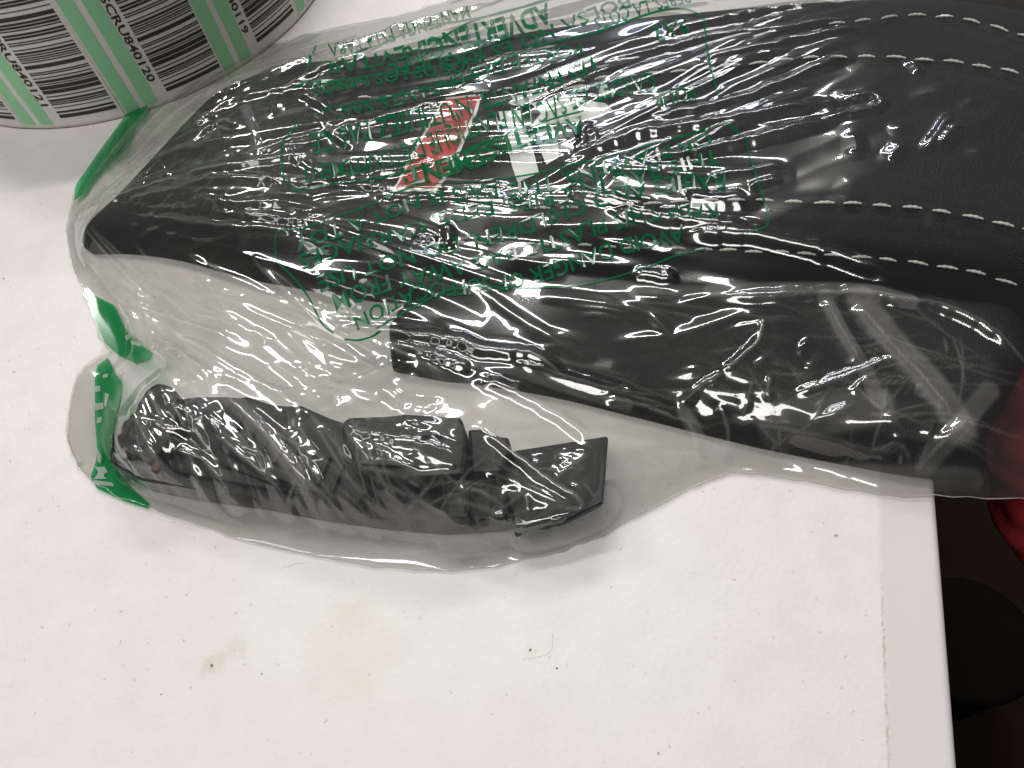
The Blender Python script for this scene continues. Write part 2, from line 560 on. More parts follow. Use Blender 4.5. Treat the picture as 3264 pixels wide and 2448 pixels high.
strip([(-0.85, -0.03), (-0.85, 0.0), (-0.5, 0.0), (-0.2, 0.0), (-0.1, 0.0), (-RIMW - 0.004, 0.0), (-RIMW - 0.0008, 0.0), (-RIMW, -0.00005), (-RIMW + 0.0006, -0.0002)], 'tabletop', M_TABLE)
rim = [(-RIMW + 0.0006, -0.0002), (-RIMW + 0.0012, -0.00025), (-0.006, -0.0008)]
rim += [(-0.0022 + 0.0022 * math.sin(t), -0.003 + 0.0022 * math.cos(t)) for t in np.linspace(0, math.pi / 2, 7)]
rim += [(0.0, -0.036), (-0.002, -0.038), (-0.02, -0.038)]
strip(rim, 'edge_rim', M_RIM)
# under-table legs stand far out of view behind the edge

# ================================================================== ROLL OF BARCODE LABELS
RC = np.array([-0.16690429, 0.3404993]) * (DIST / 0.30); RR = 0.12278 * DIST / 0.30; RH = 0.078
roll = empty('label_roll', (RC[0], RC[1], 0), 'large roll of white barcode labels with green stripes standing on end', 'label roll')


def cyl_patch(a0, a1, z0, z1, rad, na=None, nz=1):
    na = na or max(2, int(abs(a1 - a0) / 1.2) + 1)
    V, Fc = [], []
    for j in range(nz + 1):
        z = z0 + (z1 - z0) * j / nz
        for i in range(na + 1):
            a = math.radians(a0 + (a1 - a0) * i / na)
            V.append((RC[0] + rad * math.cos(a), RC[1] + rad * math.sin(a), z))
    for j in range(nz):
        for i in range(na):
            b = j * (na + 1) + i
            Fc.append((b, b + 1, b + na + 2, b + na + 1))
    return V, Fc


def merge(parts):
    V, Fc = [], []
    for v, f in parts:
        k = len(V); V += list(v); Fc += [tuple(i + k for i in q) for q in f]
    return V, Fc


def text_mesh(s, bold=0.0, res=2):
    cu = bpy.data.curves.new('t', 'FONT'); cu.body = s; cu.resolution_u = res; cu.offset = bold; cu.size = 1.0
    o = bpy.data.objects.new('t', cu); COL.objects.link(o)
    dg = bpy.context.evaluated_depsgraph_get(); me = bpy.data.meshes.new_from_object(o.evaluated_get(dg))
    v = np.array([tuple(q.co)[:2] for q in me.vertices]); f = [tuple(p.vertices) for p in me.polygons]
    bpy.data.objects.remove(o); bpy.data.curves.remove(cu); bpy.data.meshes.remove(me)
    return v, f


# wound paper body: outer wall, ribbed top face of many turns, inner core
prof = [(RR - 0.0008, 0.0), (RR, 0.0008)] + [(RR, RH - 0.001), (RR - 0.0006, RH)]
for k in range(60):
    r_ = RR - 0.0006 - k * 0.0010
    prof += [(r_ - 0.0004, RH - 0.0001), (r_ - 0.0006, RH - 0.0005), (r_ - 0.0008, RH - 0.0001)]
prof += [(0.038, RH), (0.038, 0.0)]
V, Fc = [], []
NA = 160
for i in range(NA):
    a = 2 * math.pi * i / NA
    for r_, z in prof:
        V.append((RC[0] + r_ * math.cos(a), RC[1] + r_ * math.sin(a), z))
k = len(prof)
for i in range(NA):
    for j in range(k - 1):
        Fc.append((i * k + j, ((i + 1) % NA) * k + j, ((i + 1) % NA) * k + j + 1, i * k + j + 1))
adopt(mesh_obj('backing_paper', V, Fc, M_PAPER), roll)
for num, a0 in (('118', -35.0), ('119', -61.5), ('120', -86.85), ('121', -113.1), ('122', -139.4)):
    lab = mesh_obj('label', *cyl_patch(a0 - 0.35, a0 + 25.6, 0.0018, RH - 0.002, RR + 0.00008, 40), M_LABEL)
    adopt(lab, roll)
    for g0, g1 in ((0.0, 3.25), (4.75, 8.0)):
        o = mesh_obj('green_bar', *cyl_patch(a0 + g0, a0 + g1, 0.0028, RH - 0.003, RR + 0.0002, 6), M_LGREEN, lab)
    # barcode lines run round the roll
    rb = random.Random(5)
    z = 0.0055; bars = []
    while z < RH - 0.006:
        w = rb.choice((0.0004, 0.0005, 0.0009, 0.0012, 0.0017)); bars.append(cyl_patch(a0 + 10.9, a0 + 24.9, z, z + w, RR + 0.0002, 18))
        z += w + rb.choice((0.0004, 0.0005, 0.0008, 0.0011, 0.0016))
    mesh_obj('barcode', *merge(bars), M_INK, lab)
    tv, tf = text_mesh('SCRU840' + num, 0.022)
    w = tv[:, 0].max(); ch = 0.72
    # reads from the top down: advance = -z, glyph up = +angle
    tz = 0.0505 - tv[:, 0] / w * 0.0385
    ta = np.radians(a0 + 8.35 + (tv[:, 1] / ch) * 1.8)
    mesh_obj('serial_number', np.c_[RC[0] + (RR + 0.0002) * np.cos(ta), RC[1] + (RR + 0.0002) * np.sin(ta), tz], tf, M_INK, lab, False)

# ================================================================== CONTENTS OF THE BAG
BASE = 0.0010
# ---- padded leather piece, a cushion with rolled sides
PAD_UP = [(226, 738), (258, 684), (345, 612), (470, 508), (588, 412), (690, 335), (800, 285), (930, 235), (1180, 215), (1500, 168), (1800, 120), (2200, 78), (2600, 45), (2900, 38), (3100, 55), (3300, 105), (3700, 230)]
PAD_LO = [(3700, 1120), (3300, 1000), (3000, 955), (2700, 925), (2300, 905), (1900, 920), (1500, 940), (1250, 945), (1080, 925), (918, 895), (760, 865), (557, 810), (400, 790), (280, 790)]
PADXY = np.vstack([xy(catmull(PAD_UP, 6), 0.010), xy(catmull(PAD_LO, 6), 0.004)])


def row_xy(px):
    return catmull(px, 14)


ROWS = [
    ([(2640, 80), (2760, 66), (2900, 52), (3000, 55), (3080, 62), (3200, 95), (3320, 135)], 84, 92),
    ([(1140, 314), (1300, 310), (1420, 300), (1560, 292), (1800, 265), (2000, 242), (2200, 226), (2350, 208), (2550, 188), (2750, 183), (2900, 188), (3050, 200), (3180, 220), (3320, 258)], 72, 96),
    ([(1700, 668), (2000, 652), (2250, 642), (2380, 640), (2450, 643), (2570, 648), (2680, 650), (2780, 652), (2870, 660), (2970, 672), (3070, 690), (3170, 710), (3260, 732), (3340, 752)], 86, 100),
    ([(1380, 777), (1500, 775), (1600, 778), (1750, 782), (1900, 785), (2000, 790), (2150, 793), (2300, 797), (2420, 803), (2500, 806), (2600, 812), (2700, 818), (2820, 828), (2910, 837), (3010, 853), (3115, 872), (3210, 900), (3320, 930)], 62, 102),
]
d = grid_dist(PADXY)
ins = inside(GX, GY, PADXY)
T, Wd = 0.0220, 0.0185
s_ = np.clip(d / Wd, 0, 1)
_tp = at(240, 735, 0.005); T = T * (0.50 + 0.50 * smooth(0.0, 0.085, np.hypot(GX - _tp[0], GY - _tp[1])))
PAD = np.where(ins, BASE + T * np.sqrt(np.clip(1 - (1 - s_) ** 2.4, 0, 1)), 0.0)
PAD += np.where(ins, 0.0022 * smooth(0.012, 0.045, d), 0)
# seams: a shallow groove beside each stitch row
for pts, _, _ in ROWS:
    c = row_xy(np.array(pts) + np.array([0, 17]))
    h = hit(c[:, 0], c[:, 1], PAD)
    dd = grid_dist(h[:, :2], False)
    PAD -= np.where(ins, 0.0011 * np.exp(-(dd / 0.0009) ** 2), 0)
    PAD += np.where(ins, 0.0006 * np.exp(-((dd - 0.003) / 0.0022) ** 2), 0)
PAD = np.maximum(PAD, 0)
pad = empty('leather_pad', (*PADXY.mean(0), 0), 'long padded black leather piece with cream stitching inside the clear bag', 'leather pad')


def field_mesh(name, poly, F, mat, step=2, zoff=0.0, root=None, attr=None, zfloor=None):
    """the part of height field F inside a polygon, edge snapped on to the outline"""
    x = GX[::step, ::step]; y = GY[::step, ::step]; z = F[::step, ::step] + zoff
    g = G * step
    bb = (x > poly[:, 0].min() - 2 * g) & (x < poly[:, 0].max() + 2 * g) & (y > poly[:, 1].min() - 2 * g) & (y < poly[:, 1].max() + 2 * g)
    js = np.where(bb.any(1))[0]; is_ = np.where(bb.any(0))[0]
    if len(js) < 2 or len(is_) < 2:
        return None
    sl = np.s_[js[0]:js[-1] + 1, is_[0]:is_[-1] + 1]
    x, y, z = x[sl].copy(), y[sl].copy(), z[sl].copy()
    inn = inside(x, y, poly)
    nb = inn.copy()
    nb[1:] |= inn[:-1]; nb[:-1] |= inn[1:]; nb2 = nb.copy(); nb2[:, 1:] |= nb[:, :-1]; nb2[:, :-1] |= nb[:, 1:]
    ring = nb2 & ~inn
    if ring.any():
        _, qx, qy = dist_poly(x[ring], y[ring], poly)
        x[ring] = qx; y[ring] = qy
        z[ring] = (sample(F, qx, qy) + zoff) if zfloor is None else zfloor
    ok = inn | ring
    cell = ok[:-1, :-1] & ok[1:, :-1] & ok[:-1, 1:] & ok[1:, 1:]
    cell &= (inn[:-1, :-1] | inn[1:, :-1] | inn[:-1, 1:] | inn[1:, 1:])
    idx = np.arange(x.size).reshape(x.shape)
    q = np.stack([idx[:-1, :-1][cell], idx[:-1, 1:][cell], idx[1:, 1:][cell], idx[1:, :-1][cell]], 1)
    used = np.unique(q); remap = np.zeros(x.size, int); remap[used] = np.arange(len(used))
    V = np.stack([x.ravel()[used], y.ravel()[used], z.ravel()[used]], 1)
    o = mesh_obj(name, V, remap[q], mat)
    if attr is not None:
        a = attr[::step, ::step][sl].ravel()[used].astype(np.float32)
        at_ = o.data.attributes.new('crease', 'FLOAT', 'POINT'); at_.data.foreach_set('value', a)
    if root is not None:
        adopt(o, root)
    return o


field_mesh('cushion', PADXY, PAD, M_LEATHER, 2, 0, pad, zfloor=BASE)
# stitches: short twisted thread loops, one object each on shared mesh data
V, Fc = [], []
NS = 13
for i in range(NS + 1):
    t = i / NS; xx = (t - 0.5) * 1.0
    rr = 0.155 * (math.sin(math.pi * min(1, max(0, t)) ) ** 0.35 if 0 < t < 1 else 0.05) * (1 + 0.22 * math.sin(t * 22))
    zc = 0.10 * math.sin(math.pi * t)
    for k in range(8):
        a = 2 * math.pi * k / 8 + t * 5
        V.append((xx, rr * math.cos(a), zc + rr * math.sin(a) * 0.85))
for i in range(NS):
    for k in range(8):
        Fc.append((i * 8 + k, i * 8 + (k + 1) % 8, (i + 1) * 8 + (k + 1) % 8, (i + 1) * 8 + k))
st0 = mesh_obj('stitch', V, Fc, M_STITCH)
st_me = st0.data; bpy.data.objects.remove(st0)
nst = 0
for pts, d0, d1 in ROWS:
    c = catmull(pts, 20); L = np.r_[0, np.cumsum(np.hypot(*np.diff(c, axis=0).T))]
    s = 0.0
    while s < L[-1]:
        step = d0 + (d1 - d0) * s / L[-1]
        ln = step * random.uniform(0.62, 0.76)
        ends = []
        for q in (s, min(s + ln, L[-1])):
            ends.append((np.interp(q, L, c[:, 0]), np.interp(q, L, c[:, 1]) + random.uniform(-3, 3)))
        e = np.array(ends); h = hit(e[:, 0], e[:, 1], PAD)
        a, b = Vector(h[0]), Vector(h[1]); m = (a + b) / 2; m.z = float(sample(PAD, m.x, m.y)) + 0.00012
        dv = b - a; le = dv.length
        if 0.001 < le < 0.03:
            o = bpy.data.objects.new('stitch', st_me); COL.objects.link(o)
            xax = dv.normalized(); zax = Vector((0, 0, 1)); yax = zax.cross(xax).normalized(); zax = xax.cross(yax)
            R = Matrix((xax, yax, zax)).transposed()
            o.parent = pad; o.matrix_parent_inverse = Matrix.Translation(-Vector(pad.location))
            o.matrix_basis = Matrix.Translation(m) @ R.to_4x4() @ Matrix.Diagonal((le, 0.0033, 0.0034, 1))
            nst += 1
        s += step


# emblem printed on the pad: red slash and white block letters
def print_on(name, polys, F, mat, root, zoff, step=1):
    for p in polys:
        a = np.array(p, float); h = hit(a[:, 0], a[:, 1], F)
        field_mesh(name, h[:, :2], F, mat, step, zoff, root)


print_on('white_edge', [[(1420, 312), (1540, 300), (1520, 360), (1445, 540), (1392, 608), (1248, 612), (1268, 580), (1335, 450)]], PAD, M_WHITE_PRINT, pad, 0.00012)
print_on('red_slash', [[(1424, 318), (1530, 308), (1508, 362), (1432, 540), (1384, 600), (1260, 604), (1278, 578), (1342, 455)]], PAD, M_RED_PRINT, pad, 0.00026)
print_on('white_letter', [
    [(1588, 356), (1662, 352), (1680, 420), (1700, 480), (1718, 552), (1650, 582), (1632, 530), (1612, 440)],
    [(1704, 418), (1762, 400), (1776, 440), (1782, 500), (1742, 526), (1722, 480)],
    [(1692, 330), (1740, 318), (1800, 300), (1850, 318), (1930, 330), (1952, 350), (1920, 372), (1860, 384), (1800, 392), (1740, 398), (1700, 392), (1725, 362)],
    [(1895, 265), (1932, 262), (1938, 282), (1962, 288), (1952, 312), (1915, 312)],
    [(1620, 330), (1665, 302), (1700, 288), (1745, 285), (1752, 300), (1700, 318), (1690, 336), (1640, 338)],
    [(1795, 282), (1850, 270), (1882, 272), (1875, 288), (1820, 298)],
], PAD, M_WHITE_PRINT, pad, 0.00014)

# ---- flat leather flap with a rolled hem below the pad
FLAP_UP = [(1225, 1030), (1300, 945), (1500, 925), (1900, 900), (2300, 885), (2700, 905), (3000, 935), (3240, 975), (3300, 1100), (3230, 1250), (3160, 1370)]
FLAP_LO = [(3150, 1460), (3140, 1515), (3100, 1518), (2850, 1490), (2500, 1425), (2300, 1380), (2000, 1305), (1750, 1245), (1500, 1205), (1400, 1195), (1246, 1165)]
FLXY = np.vstack([xy(catmull(FLAP_UP, 5), 0.008), xy(catmull(FLAP_LO, 5), 0.004)])
d = grid_dist(FLXY); ins = inside(GX, GY, FLXY)
FLAP = np.where(ins, BASE + 0.0105 * np.sqrt(np.clip(1 - (1 - np.clip(d / 0.008, 0, 1)) ** 2, 0, 1)), 0)
hem = xy(catmull([(3700, 1500), (3300, 1480), (3000, 1450), (2600, 1385), (2300, 1325), (1900, 1225), (1600, 1155), (1260, 1110)], 8), 0.009)
dd = grid_dist(hem, False)
FLAP -= np.where(ins, 0.0022 * np.exp(-(dd / 0.0016) ** 2), 0)
FLAP += np.where(ins, 0.0016 * (vnoise(GX / 0.022, GY / 0.03, 3) - 0.5) + 0.0008 * (vnoise(GX / 0.008, GY / 0.012, 4) - 0.5), 0) * smooth(0, 0.006, d)
FLAP = np.maximum(FLAP, 0)
flap = empty('leather_flap', (*FLXY.mean(0), 0), 'flat black leather flap with rolled hem lying below the padded piece', 'leather flap')
field_mesh('panel', FLXY, FLAP, M_LEATHER, 2, 0, flap, zfloor=BASE)

# ---- black plastic clip housing in the lower corner of the bag
clip = empty('plastic_clip_housing', (*at(1000, 1500)[:2], 0), 'black plastic clip housing with tabs and a wing in the lower bag corner', 'clip housing')
OBST = np.maximum(PAD, FLAP)


def block(name, pts, z0, z1, mat=M_PLASTIC, bevel=0.0010, parent=None):
    global OBST
    p = xy(pts, z1)
    o = bm_obj(name, prism([tuple(q) for q in p], z0, z1, bevel), mat)
    o.data.polygons.foreach_set('use_smooth', np.zeros(len(o.data.polygons), bool))
    adopt(o, clip) if parent is None else None
    OBST = np.maximum(OBST, np.where(inside(GX, GY, p), z1, 0))
    return o


B0 = BASE
block('base_tray', [(345, 1400), (400, 1330), (470, 1285), (560, 1275), (640, 1262), (720, 1275), (790, 1262), (860, 1300), (960, 1290), (1050, 1345), (1300, 1420), (1560, 1430), (1660, 1480), (1690, 1575), (1600, 1650), (1400, 1662), (1200, 1645), (1000, 1618), (800, 1580), (600, 1555), (440, 1525), (350, 1475)], B0, 0.0100)
block('side_arm', [(640, 1310), (720, 1290), (960, 1385), (1120, 1470), (1180, 1560), (1130, 1600), (980, 1560), (820, 1500), (690, 1420)], 0.0085, 0.0145)
block('knob', [(440, 1290), (460, 1240), (500, 1215), (545, 1225), (565, 1262), (560, 1330), (530, 1420), (470, 1480), (400, 1470), (385, 1400)], 0.0085, 0.0165, bevel=0.002)
block('socket', [(1085, 1350), (1110, 1328), (1290, 1322), (1470, 1326), (1478, 1362), (1490, 1440), (1480, 1510), (1300, 1520), (1130, 1490), (1090, 1420)], 0.0085, 0.0205, bevel=0.0014)
block('latch_tab', [(1490, 1368), (1552, 1364), (1560, 1392), (1622, 1392), (1628, 1440), (1600, 1500), (1500, 1505)], 0.0085, 0.0150)
block('foot_tab', [(1408, 1535), (1490, 1528), (1500, 1600), (1490, 1650), (1420, 1645)], 0.0085, 0.0150, bevel=0.0012)
block('foot_tab', [(1555, 1552), (1612, 1545), (1622, 1600), (1612, 1650), (1562, 1650)], 0.0085, 0.0135, bevel=0.0012)
block('rib', [(560, 1400), (600, 1385), (900, 1500), (1100, 1560), (1090, 1590), (880, 1545), (600, 1440)], 0.0085, 0.0125)
block('rib', [(520, 1470), (555, 1450), (860, 1530), (1060, 1570), (1050, 1590), (850, 1555), (540, 1500)], 0.0085, 0.0115)
for t in np.linspace(0.08, 0.92, 8):
    cx, cy = 715 + 385 * t, 1345 + 185 * t
    block('ridge', [(cx - 22, cy + 48), (cx - 8, cy + 50), (cx + 30, cy - 38), (cx + 16, cy - 42)], 0.0145, 0.0157, bevel=0.0003)
block('slot_frame', [(1135, 1372), (1440, 1372), (1446, 1388), (1140, 1390)], 0.0205, 0.0216, bevel=0.0003)
block('slot_frame', [(1150, 1462), (1452, 1478), (1450, 1492), (1152, 1478)], 0.0205, 0.0216, bevel=0.0003)
block('brown_pin', [(474, 1420), (502, 1420), (506, 1500), (478, 1502)], 0.0085, 0.0150, M_BROWN)
# the wing: a thin plate tilted up to its outer tip
w = [(1625, 1438), (1938, 1388), (1930, 1500), (1922, 1602), (1790, 1668), (1640, 1705)]
zz = [0.0095 + 0.0045 * (q[0] - 1625) / 313 for q in w]
top = [at(p[0], p[1], z) for p, z in zip(w, zz)]
bm = bmesh.new(); tv = [bm.verts.new(p) for p in top]; bv = [bm.verts.new(p - np.array([0, 0, 0.0022])) for p in top]
bm.faces.new(tv); bm.faces.new(bv[::-1])
for i in range(6):
    bm.faces.new((tv[i], bv[i], bv[(i + 1) % 6], tv[(i + 1) % 6]))
bmesh.ops.recalc_face_normals(bm, faces=bm.faces)
bmesh.ops.bevel(bm, geom=list(bm.edges), offset=0.0004, segments=2, affect='EDGES')
adopt(bm_obj('wing', bm, M_PLASTIC), clip)
p = np.array(top)[:, :2]
OBST = np.maximum(OBST, np.where(inside(GX, GY, p), 0.013, 0))

# ================================================================== THE CLEAR BAG
bag = empty('clear_plastic_bag', (*at(1500, 1000)[:2], 0), 'crinkled clear plastic bag printed in green, wrapped over the black parts', 'plastic bag')
OUT_PX = [(213, 745), (216, 700), (232, 640), (262, 575), (330, 480), (420, 360), (492, 272), (560, 222), (640, 172), (720, 152), (850, 146), (1000, 104), (1150, 74), (1300, 42), (1460, -10), (1800, -120), (2300, -170), (2900, -170), (3700, -120),
          (3720, 700), (3700, 1640), (3400, 1604), (3200, 1590), (2979, 1580), (2790, 1572), (2565, 1533), (2420, 1512), (2330, 1508), (2240, 1540), (2150, 1580), (2060, 1630), (1950, 1690), (1830, 1742), (1700, 1780), (1550, 1808), (1400, 1818), (1230, 1810), (1080, 1788), (940, 1760), (800, 1728), (640, 1676), (480, 1620), (360, 1572), (290, 1530), (240, 1470), (214, 1385), (222, 1290), (245, 1200), (300, 1148), (352, 1124), (318, 1080), (292, 1000), (270, 940), (244, 880), (222, 815)]
_o = catmull(OUT_PX + [OUT_PX[0]], 4)[:-1]
_o = _o + RNG.normal(0, 2.6, _o.shape)
OUTXY = xy(_o, 0.0006)
INB = inside(GX, GY, OUTXY)
DOUT = grid_dist(OUTXY)


def relax(h, obs, mask, n):
    for _ in range(n):
        a = np.pad(h, 1, mode='edge')
        m = 0.25 * (a[:-2, 1:-1] + a[2:, 1:-1] + a[1:-1, :-2] + a[1:-1, 2:])
        h = np.where(mask, np.maximum(m, obs), 0.0006)
    return h


OB = OBST + 0.0009
LIFT = INB & ((DOUT > 0.0008 + 0.009 * vnoise(GX / 0.016, GY / 0.016, 40) ** 1.5) | (OBST > 0.001))
h8 = relax(OB[::8, ::8], OB[::8, ::8], LIFT[::8, ::8], 700)
h4 = relax(up2(h8, OB[::4, ::4].shape, 2), OB[::4, ::4], LIFT[::4, ::4], 250)
h2 = relax(up2(h4, OB[::2, ::2].shape, 2), OB[::2, ::2], LIFT[::2, ::2], 60)
H0 = up2(h2, OB.shape, 2)


def blur(a, n, it=2):
    for _ in range(it):
        for ax in (0, 1):
            c = np.cumsum(np.pad(a, [(n + 1, n) if k == ax else (0, 0) for k in (0, 1)], mode='edge'), axis=ax)
            a = (np.take(c, range(2 * n + 1, c.shape[ax]), ax) - np.take(c, range(0, c.shape[ax] - 2 * n - 1), ax)) / (2 * n + 1)
    return a


H0 = np.maximum(blur(H0, 4), 0.0006)
FADE = smooth(0.0, 0.006, DOUT)
PXX, PXY = project(np.stack([GX, GY, H0], -1))

# regions, as soft masks over the sheet
def region(pts, soft=0.010):
    p = hit(np.array(pts)[:, 0], np.array(pts)[:, 1], H0)[:, :2]
    dd = grid_dist(p, True, 0.001); i = inside(GX, GY, p)
    return smooth(-soft, soft, np.where(i, dd, -dd))


R_UPPER = region([(190, 700), (480, 300), (700, 140), (1500, -20), (2600, -60), (2650, 250), (2400, 700), (1900, 900), (1200, 950), (600, 850)])
R_LEFT = region([(260, 660), (500, 330), (760, 240), (900, 420), (1150, 520), (1200, 720), (900, 760), (500, 720)])
R_MID = region([(260, 800), (900, 900), (1400, 960), (2300, 900), (3300, 960), (3300, 1580), (2500, 1500), (1900, 1350), (1200, 1280), (500, 1180), (300, 1000)])
R_LOW = region([(230, 1200), (560, 1180), (1200, 1310), (1700, 1350), (1980, 1380), (1900, 1650), (1400, 1780), (800, 1690), (300, 1500)])
R_RIGHT = region([(2450, 100), (3400, 0), (3400, 1000), (2700, 900), (2400, 700)])

R_FLAP = region([(1250, 1000), (1700, 960), (2300, 930), (3200, 1000), (3200, 1450), (2500, 1400), (1900, 1270), (1300, 1150)])
R_SOCK = region([(1040, 1330), (1480, 1330), (1500, 1500), (1300, 1520), (1060, 1440)], 0.004)
R_GAP = region([(430, 880), (800, 930), (1150, 985), (1260, 1150), (1000, 1250), (700, 1190), (480, 1080)], 0.008)
R_EDGE = R_LOW * (1 - smooth(0.003, 0.011, H0))
# 1 folds fanning out from the drawn-in left end
tip = hit(np.array([225.]), np.array([690.]), H0)[0]
ang = np.arctan2(GY - tip[1], GX - tip[0]); rad = np.hypot(GX - tip[0], GY - tip[1])
f1 = vnoise(ang * 14 + 40, rad / 0.11, 1); f2 = vnoise(ang * 30 + 80, rad / 0.07, 2); f3 = vnoise(ang * 62 + 20, rad / 0.05, 5)
ridge = lambda n: 1 - np.abs(2 * n - 1)
amp = smooth(0.01, 0.06, rad)
WR = (R_UPPER * 1.0 + R_MID * 0.45) * amp * (1 - 0.75 * R_RIGHT) * (0.0008 * ridge(f1) ** 2)
# 2 slanting folds over the lower corner
ca, sa = math.cos(math.radians(-58)), math.sin(math.radians(-58))
U = GX * ca + GY * sa; Vv = -GX * sa + GY * ca
g1 = vnoise(Vv / 0.010 + 7, U / 0.045 + 0.6 * vnoise(GX / 0.03, GY / 0.03, 8), 6); g2 = vnoise(Vv / 0.0045, U / 0.026, 7)
WR += R_LOW * (0.0006 * ridge(g1) ** 2)
# 3 crumpled facets
wx = GX + 0.003 * (vnoise(GX / 0.012, GY / 0.012, 9) - 0.5); wy = GY + 0.003 * (vnoise(GX / 0.012, GY / 0.012, 10) - 0.5)
c1, e1 = facets(wx / 0.0085, wy / 0.0085, 1); c2, e2 = facets(wx / 0.0042, wy / 0.0042, 2)
WR += R_LEFT * (0.0003 * c1)
c3, e3 = facets(U / 0.024, Vv / 0.009, 3)
WR += R_LOW * 0.0004 * c3
ca2, sa2 = math.cos(math.radians(14)), math.sin(math.radians(14))
U2 = GX * ca2 + GY * sa2; V2 = -GX * sa2 + GY * ca2
c4, e4 = facets(U2 / 0.050, V2 / 0.0075, 4)
WR += R_RIGHT * 0.0002 * c4
ca3, sa3 = math.cos(math.radians(-24)), math.sin(math.radians(-24))
U3 = GX * ca3 + GY * sa3; V3 = -GX * sa3 + GY * ca3
c5, e5 = facets(U3 / 0.030 + 0.5 * vnoise(GX / 0.02, GY / 0.02, 15), V3 / 0.0060, 5)
WR += R_SOCK * (0.0006 * c1)
# 4 soft undulation everywhere
WR += 0.0016 * (vnoise(GX / 0.03, GY / 0.03, 11) - 0.3) + 0.0002 * (vnoise(GX / 0.012, GY / 0.012, 12) - 0.5)


# 4b many straight, sharp, lopsided creases pulled along the tension of the sheet
def crease(cx, cy, th, ln, hm, w1, w2, white):
    R_ = 5.5 * max(w1, w2); hx = abs(math.cos(th)) * ln / 2 + R_; hy = abs(math.sin(th)) * ln / 2 + R_
    i0 = max(0, int((cx - hx - X0) / G)); i1 = min(NX, int((cx + hx - X0) / G) + 1)
    j0 = max(0, int((cy - hy - Y0) / G)); j1 = min(NY, int((cy + hy - Y0) / G) + 1)
    if i1 - i0 < 2 or j1 - j0 < 2:
        return
    sl = np.s_[j0:j1, i0:i1]
    u = (GX[sl] - cx) * math.cos(th) + (GY[sl] - cy) * math.sin(th); v = -(GX[sl] - cx) * math.sin(th) + (GY[sl] - cy) * math.cos(th)
    v = v + 0.05 * ln * math.sin(cx * 900) * (u / ln) ** 2 * 4
    tp = np.clip(1 - np.abs(u) / (ln / 2), 0, 1) ** 0.6
    e = 0.00025; d_ = np.sqrt(v * v + e * e) - e
    ENV[sl] = np.maximum(ENV[sl], abs(hm) * tp * np.clip(1 - d_ / (2.6 * np.where(v > 0, w1, w2)), 0, 1))
    CR[sl] = np.maximum(CR[sl], white * tp * np.exp(-(v / 0.0003) ** 2))


CR = np.zeros_like(WR); ENV = np.zeros_like(WR)


def scatter(n, poly, dirf, spread, l0, l1, h0, h1, w0, w1_, white):
    a = np.array(poly, float)
    px = RNG.uniform(a[:, 0].min(), a[:, 0].max(), 12 * n); py = RNG.uniform(a[:, 1].min(), a[:, 1].max(), 12 * n)
    m = _inside(px, py, a)
    for p in hit(px[m][:n], py[m][:n], H0):
        th = dirf(p) + RNG.normal(0, spread); sgn = 1 if RNG.random() < 0.78 else -1
        crease(p[0], p[1], th, RNG.uniform(l0, l1) * 0.001, sgn * RNG.uniform(h0, h1) * 0.001, RNG.uniform(w0, w1_) * 0.001, RNG.uniform(w0, w1_) * 0.001, white * RNG.random())


fan = lambda p: math.atan2(p[1] - tip[1], p[0] - tip[0])
const = lambda dg: (lambda p: math.radians(dg))
scatter(38, [(420, 560), (900, 200), (1500, 30), (2200, 60), (2350, 420), (2000, 850), (1300, 920), (700, 800)], fan, 0.09, 30, 100, 0.5, 1.6, 1.0, 3.2, 0.35)
scatter(26, [(1900, 120), (2600, 20), (2750, 250), (2300, 480), (1850, 520)], const(17), 0.07, 30, 90, 0.8, 1.8, 1.0, 2.6, 0.15)
scatter(120, [(330, 640), (560, 350), (820, 250), (1000, 420), (1000, 560), (800, 720), (450, 690)], const(0), 1.2, 3, 12, 0.2, 0.7, 0.5, 1.0, 0.4)
scatter(30, [(380, 700), (1000, 560), (1100, 760), (600, 770)], const(-10), 0.12, 12, 40, 0.4, 1.1, 0.8, 2.0, 0.1)
scatter(55, [(330, 850), (900, 930), (1300, 1050), (1250, 1250), (700, 1180), (400, 1080)], fan, 0.14, 15, 70, 0.5, 1.4, 0.7, 1.6, 1.2)
scatter(90, [(1200, 990), (1800, 920), (2500, 940), (3100, 1010), (3100, 1450), (2500, 1390), (1700, 1220)], const(-24), 0.28, 8, 45, 0.2, 0.8, 0.6, 1.5, 0.45)
scatter(30, [(2250, 1100), (3050, 1050), (3100, 1500), (2500, 1450)], const(40), 1.0, 5, 22, 0.25, 0.8, 0.5, 1.1, 0.6)
scatter(70, [(380, 1320), (560, 1240), (1000, 1330), (1300, 1480), (1300, 1700), (800, 1640), (420, 1520)], const(-60), 0.25, 8, 40, 0.6, 1.7, 0.6, 1.5, 1.0)
scatter(45, [(1060, 1340), (1480, 1330), (1520, 1500), (1250, 1530), (1060, 1450)], const(-20), 0.9, 3, 12, 0.25, 0.7, 0.5, 1.1, 0.2)
scatter(40, [(1300, 1520), (1900, 1420), (1920, 1620), (1500, 1720), (1250, 1680)], const(-45), 0.6, 5, 26, 0.5, 1.4, 0.5, 1.2, 0.9)
scatter(16, [(2600, 150), (3200, 150), (3200, 800), (2600, 700)], const(20), 0.9, 4, 22, 0.15, 0.5, 0.9, 2.2, 0.0)
scatter(30, [(300, 1560), (900, 1720), (1700, 1730), (2000, 1600), (2000, 1500), (2250, 1420), (2100, 1560), (1500, 1790), (600, 1680)], const(-20), 0.5, 8, 40, 0.4, 1.2, 0.7, 1.6, 0.9)

CR += 0.12 * (R_LOW + R_LEFT) * (1 - smooth(0.0, 0.06, e1)) + 0.15 * R_LOW * (1 - smooth(0, 0.03, e3))

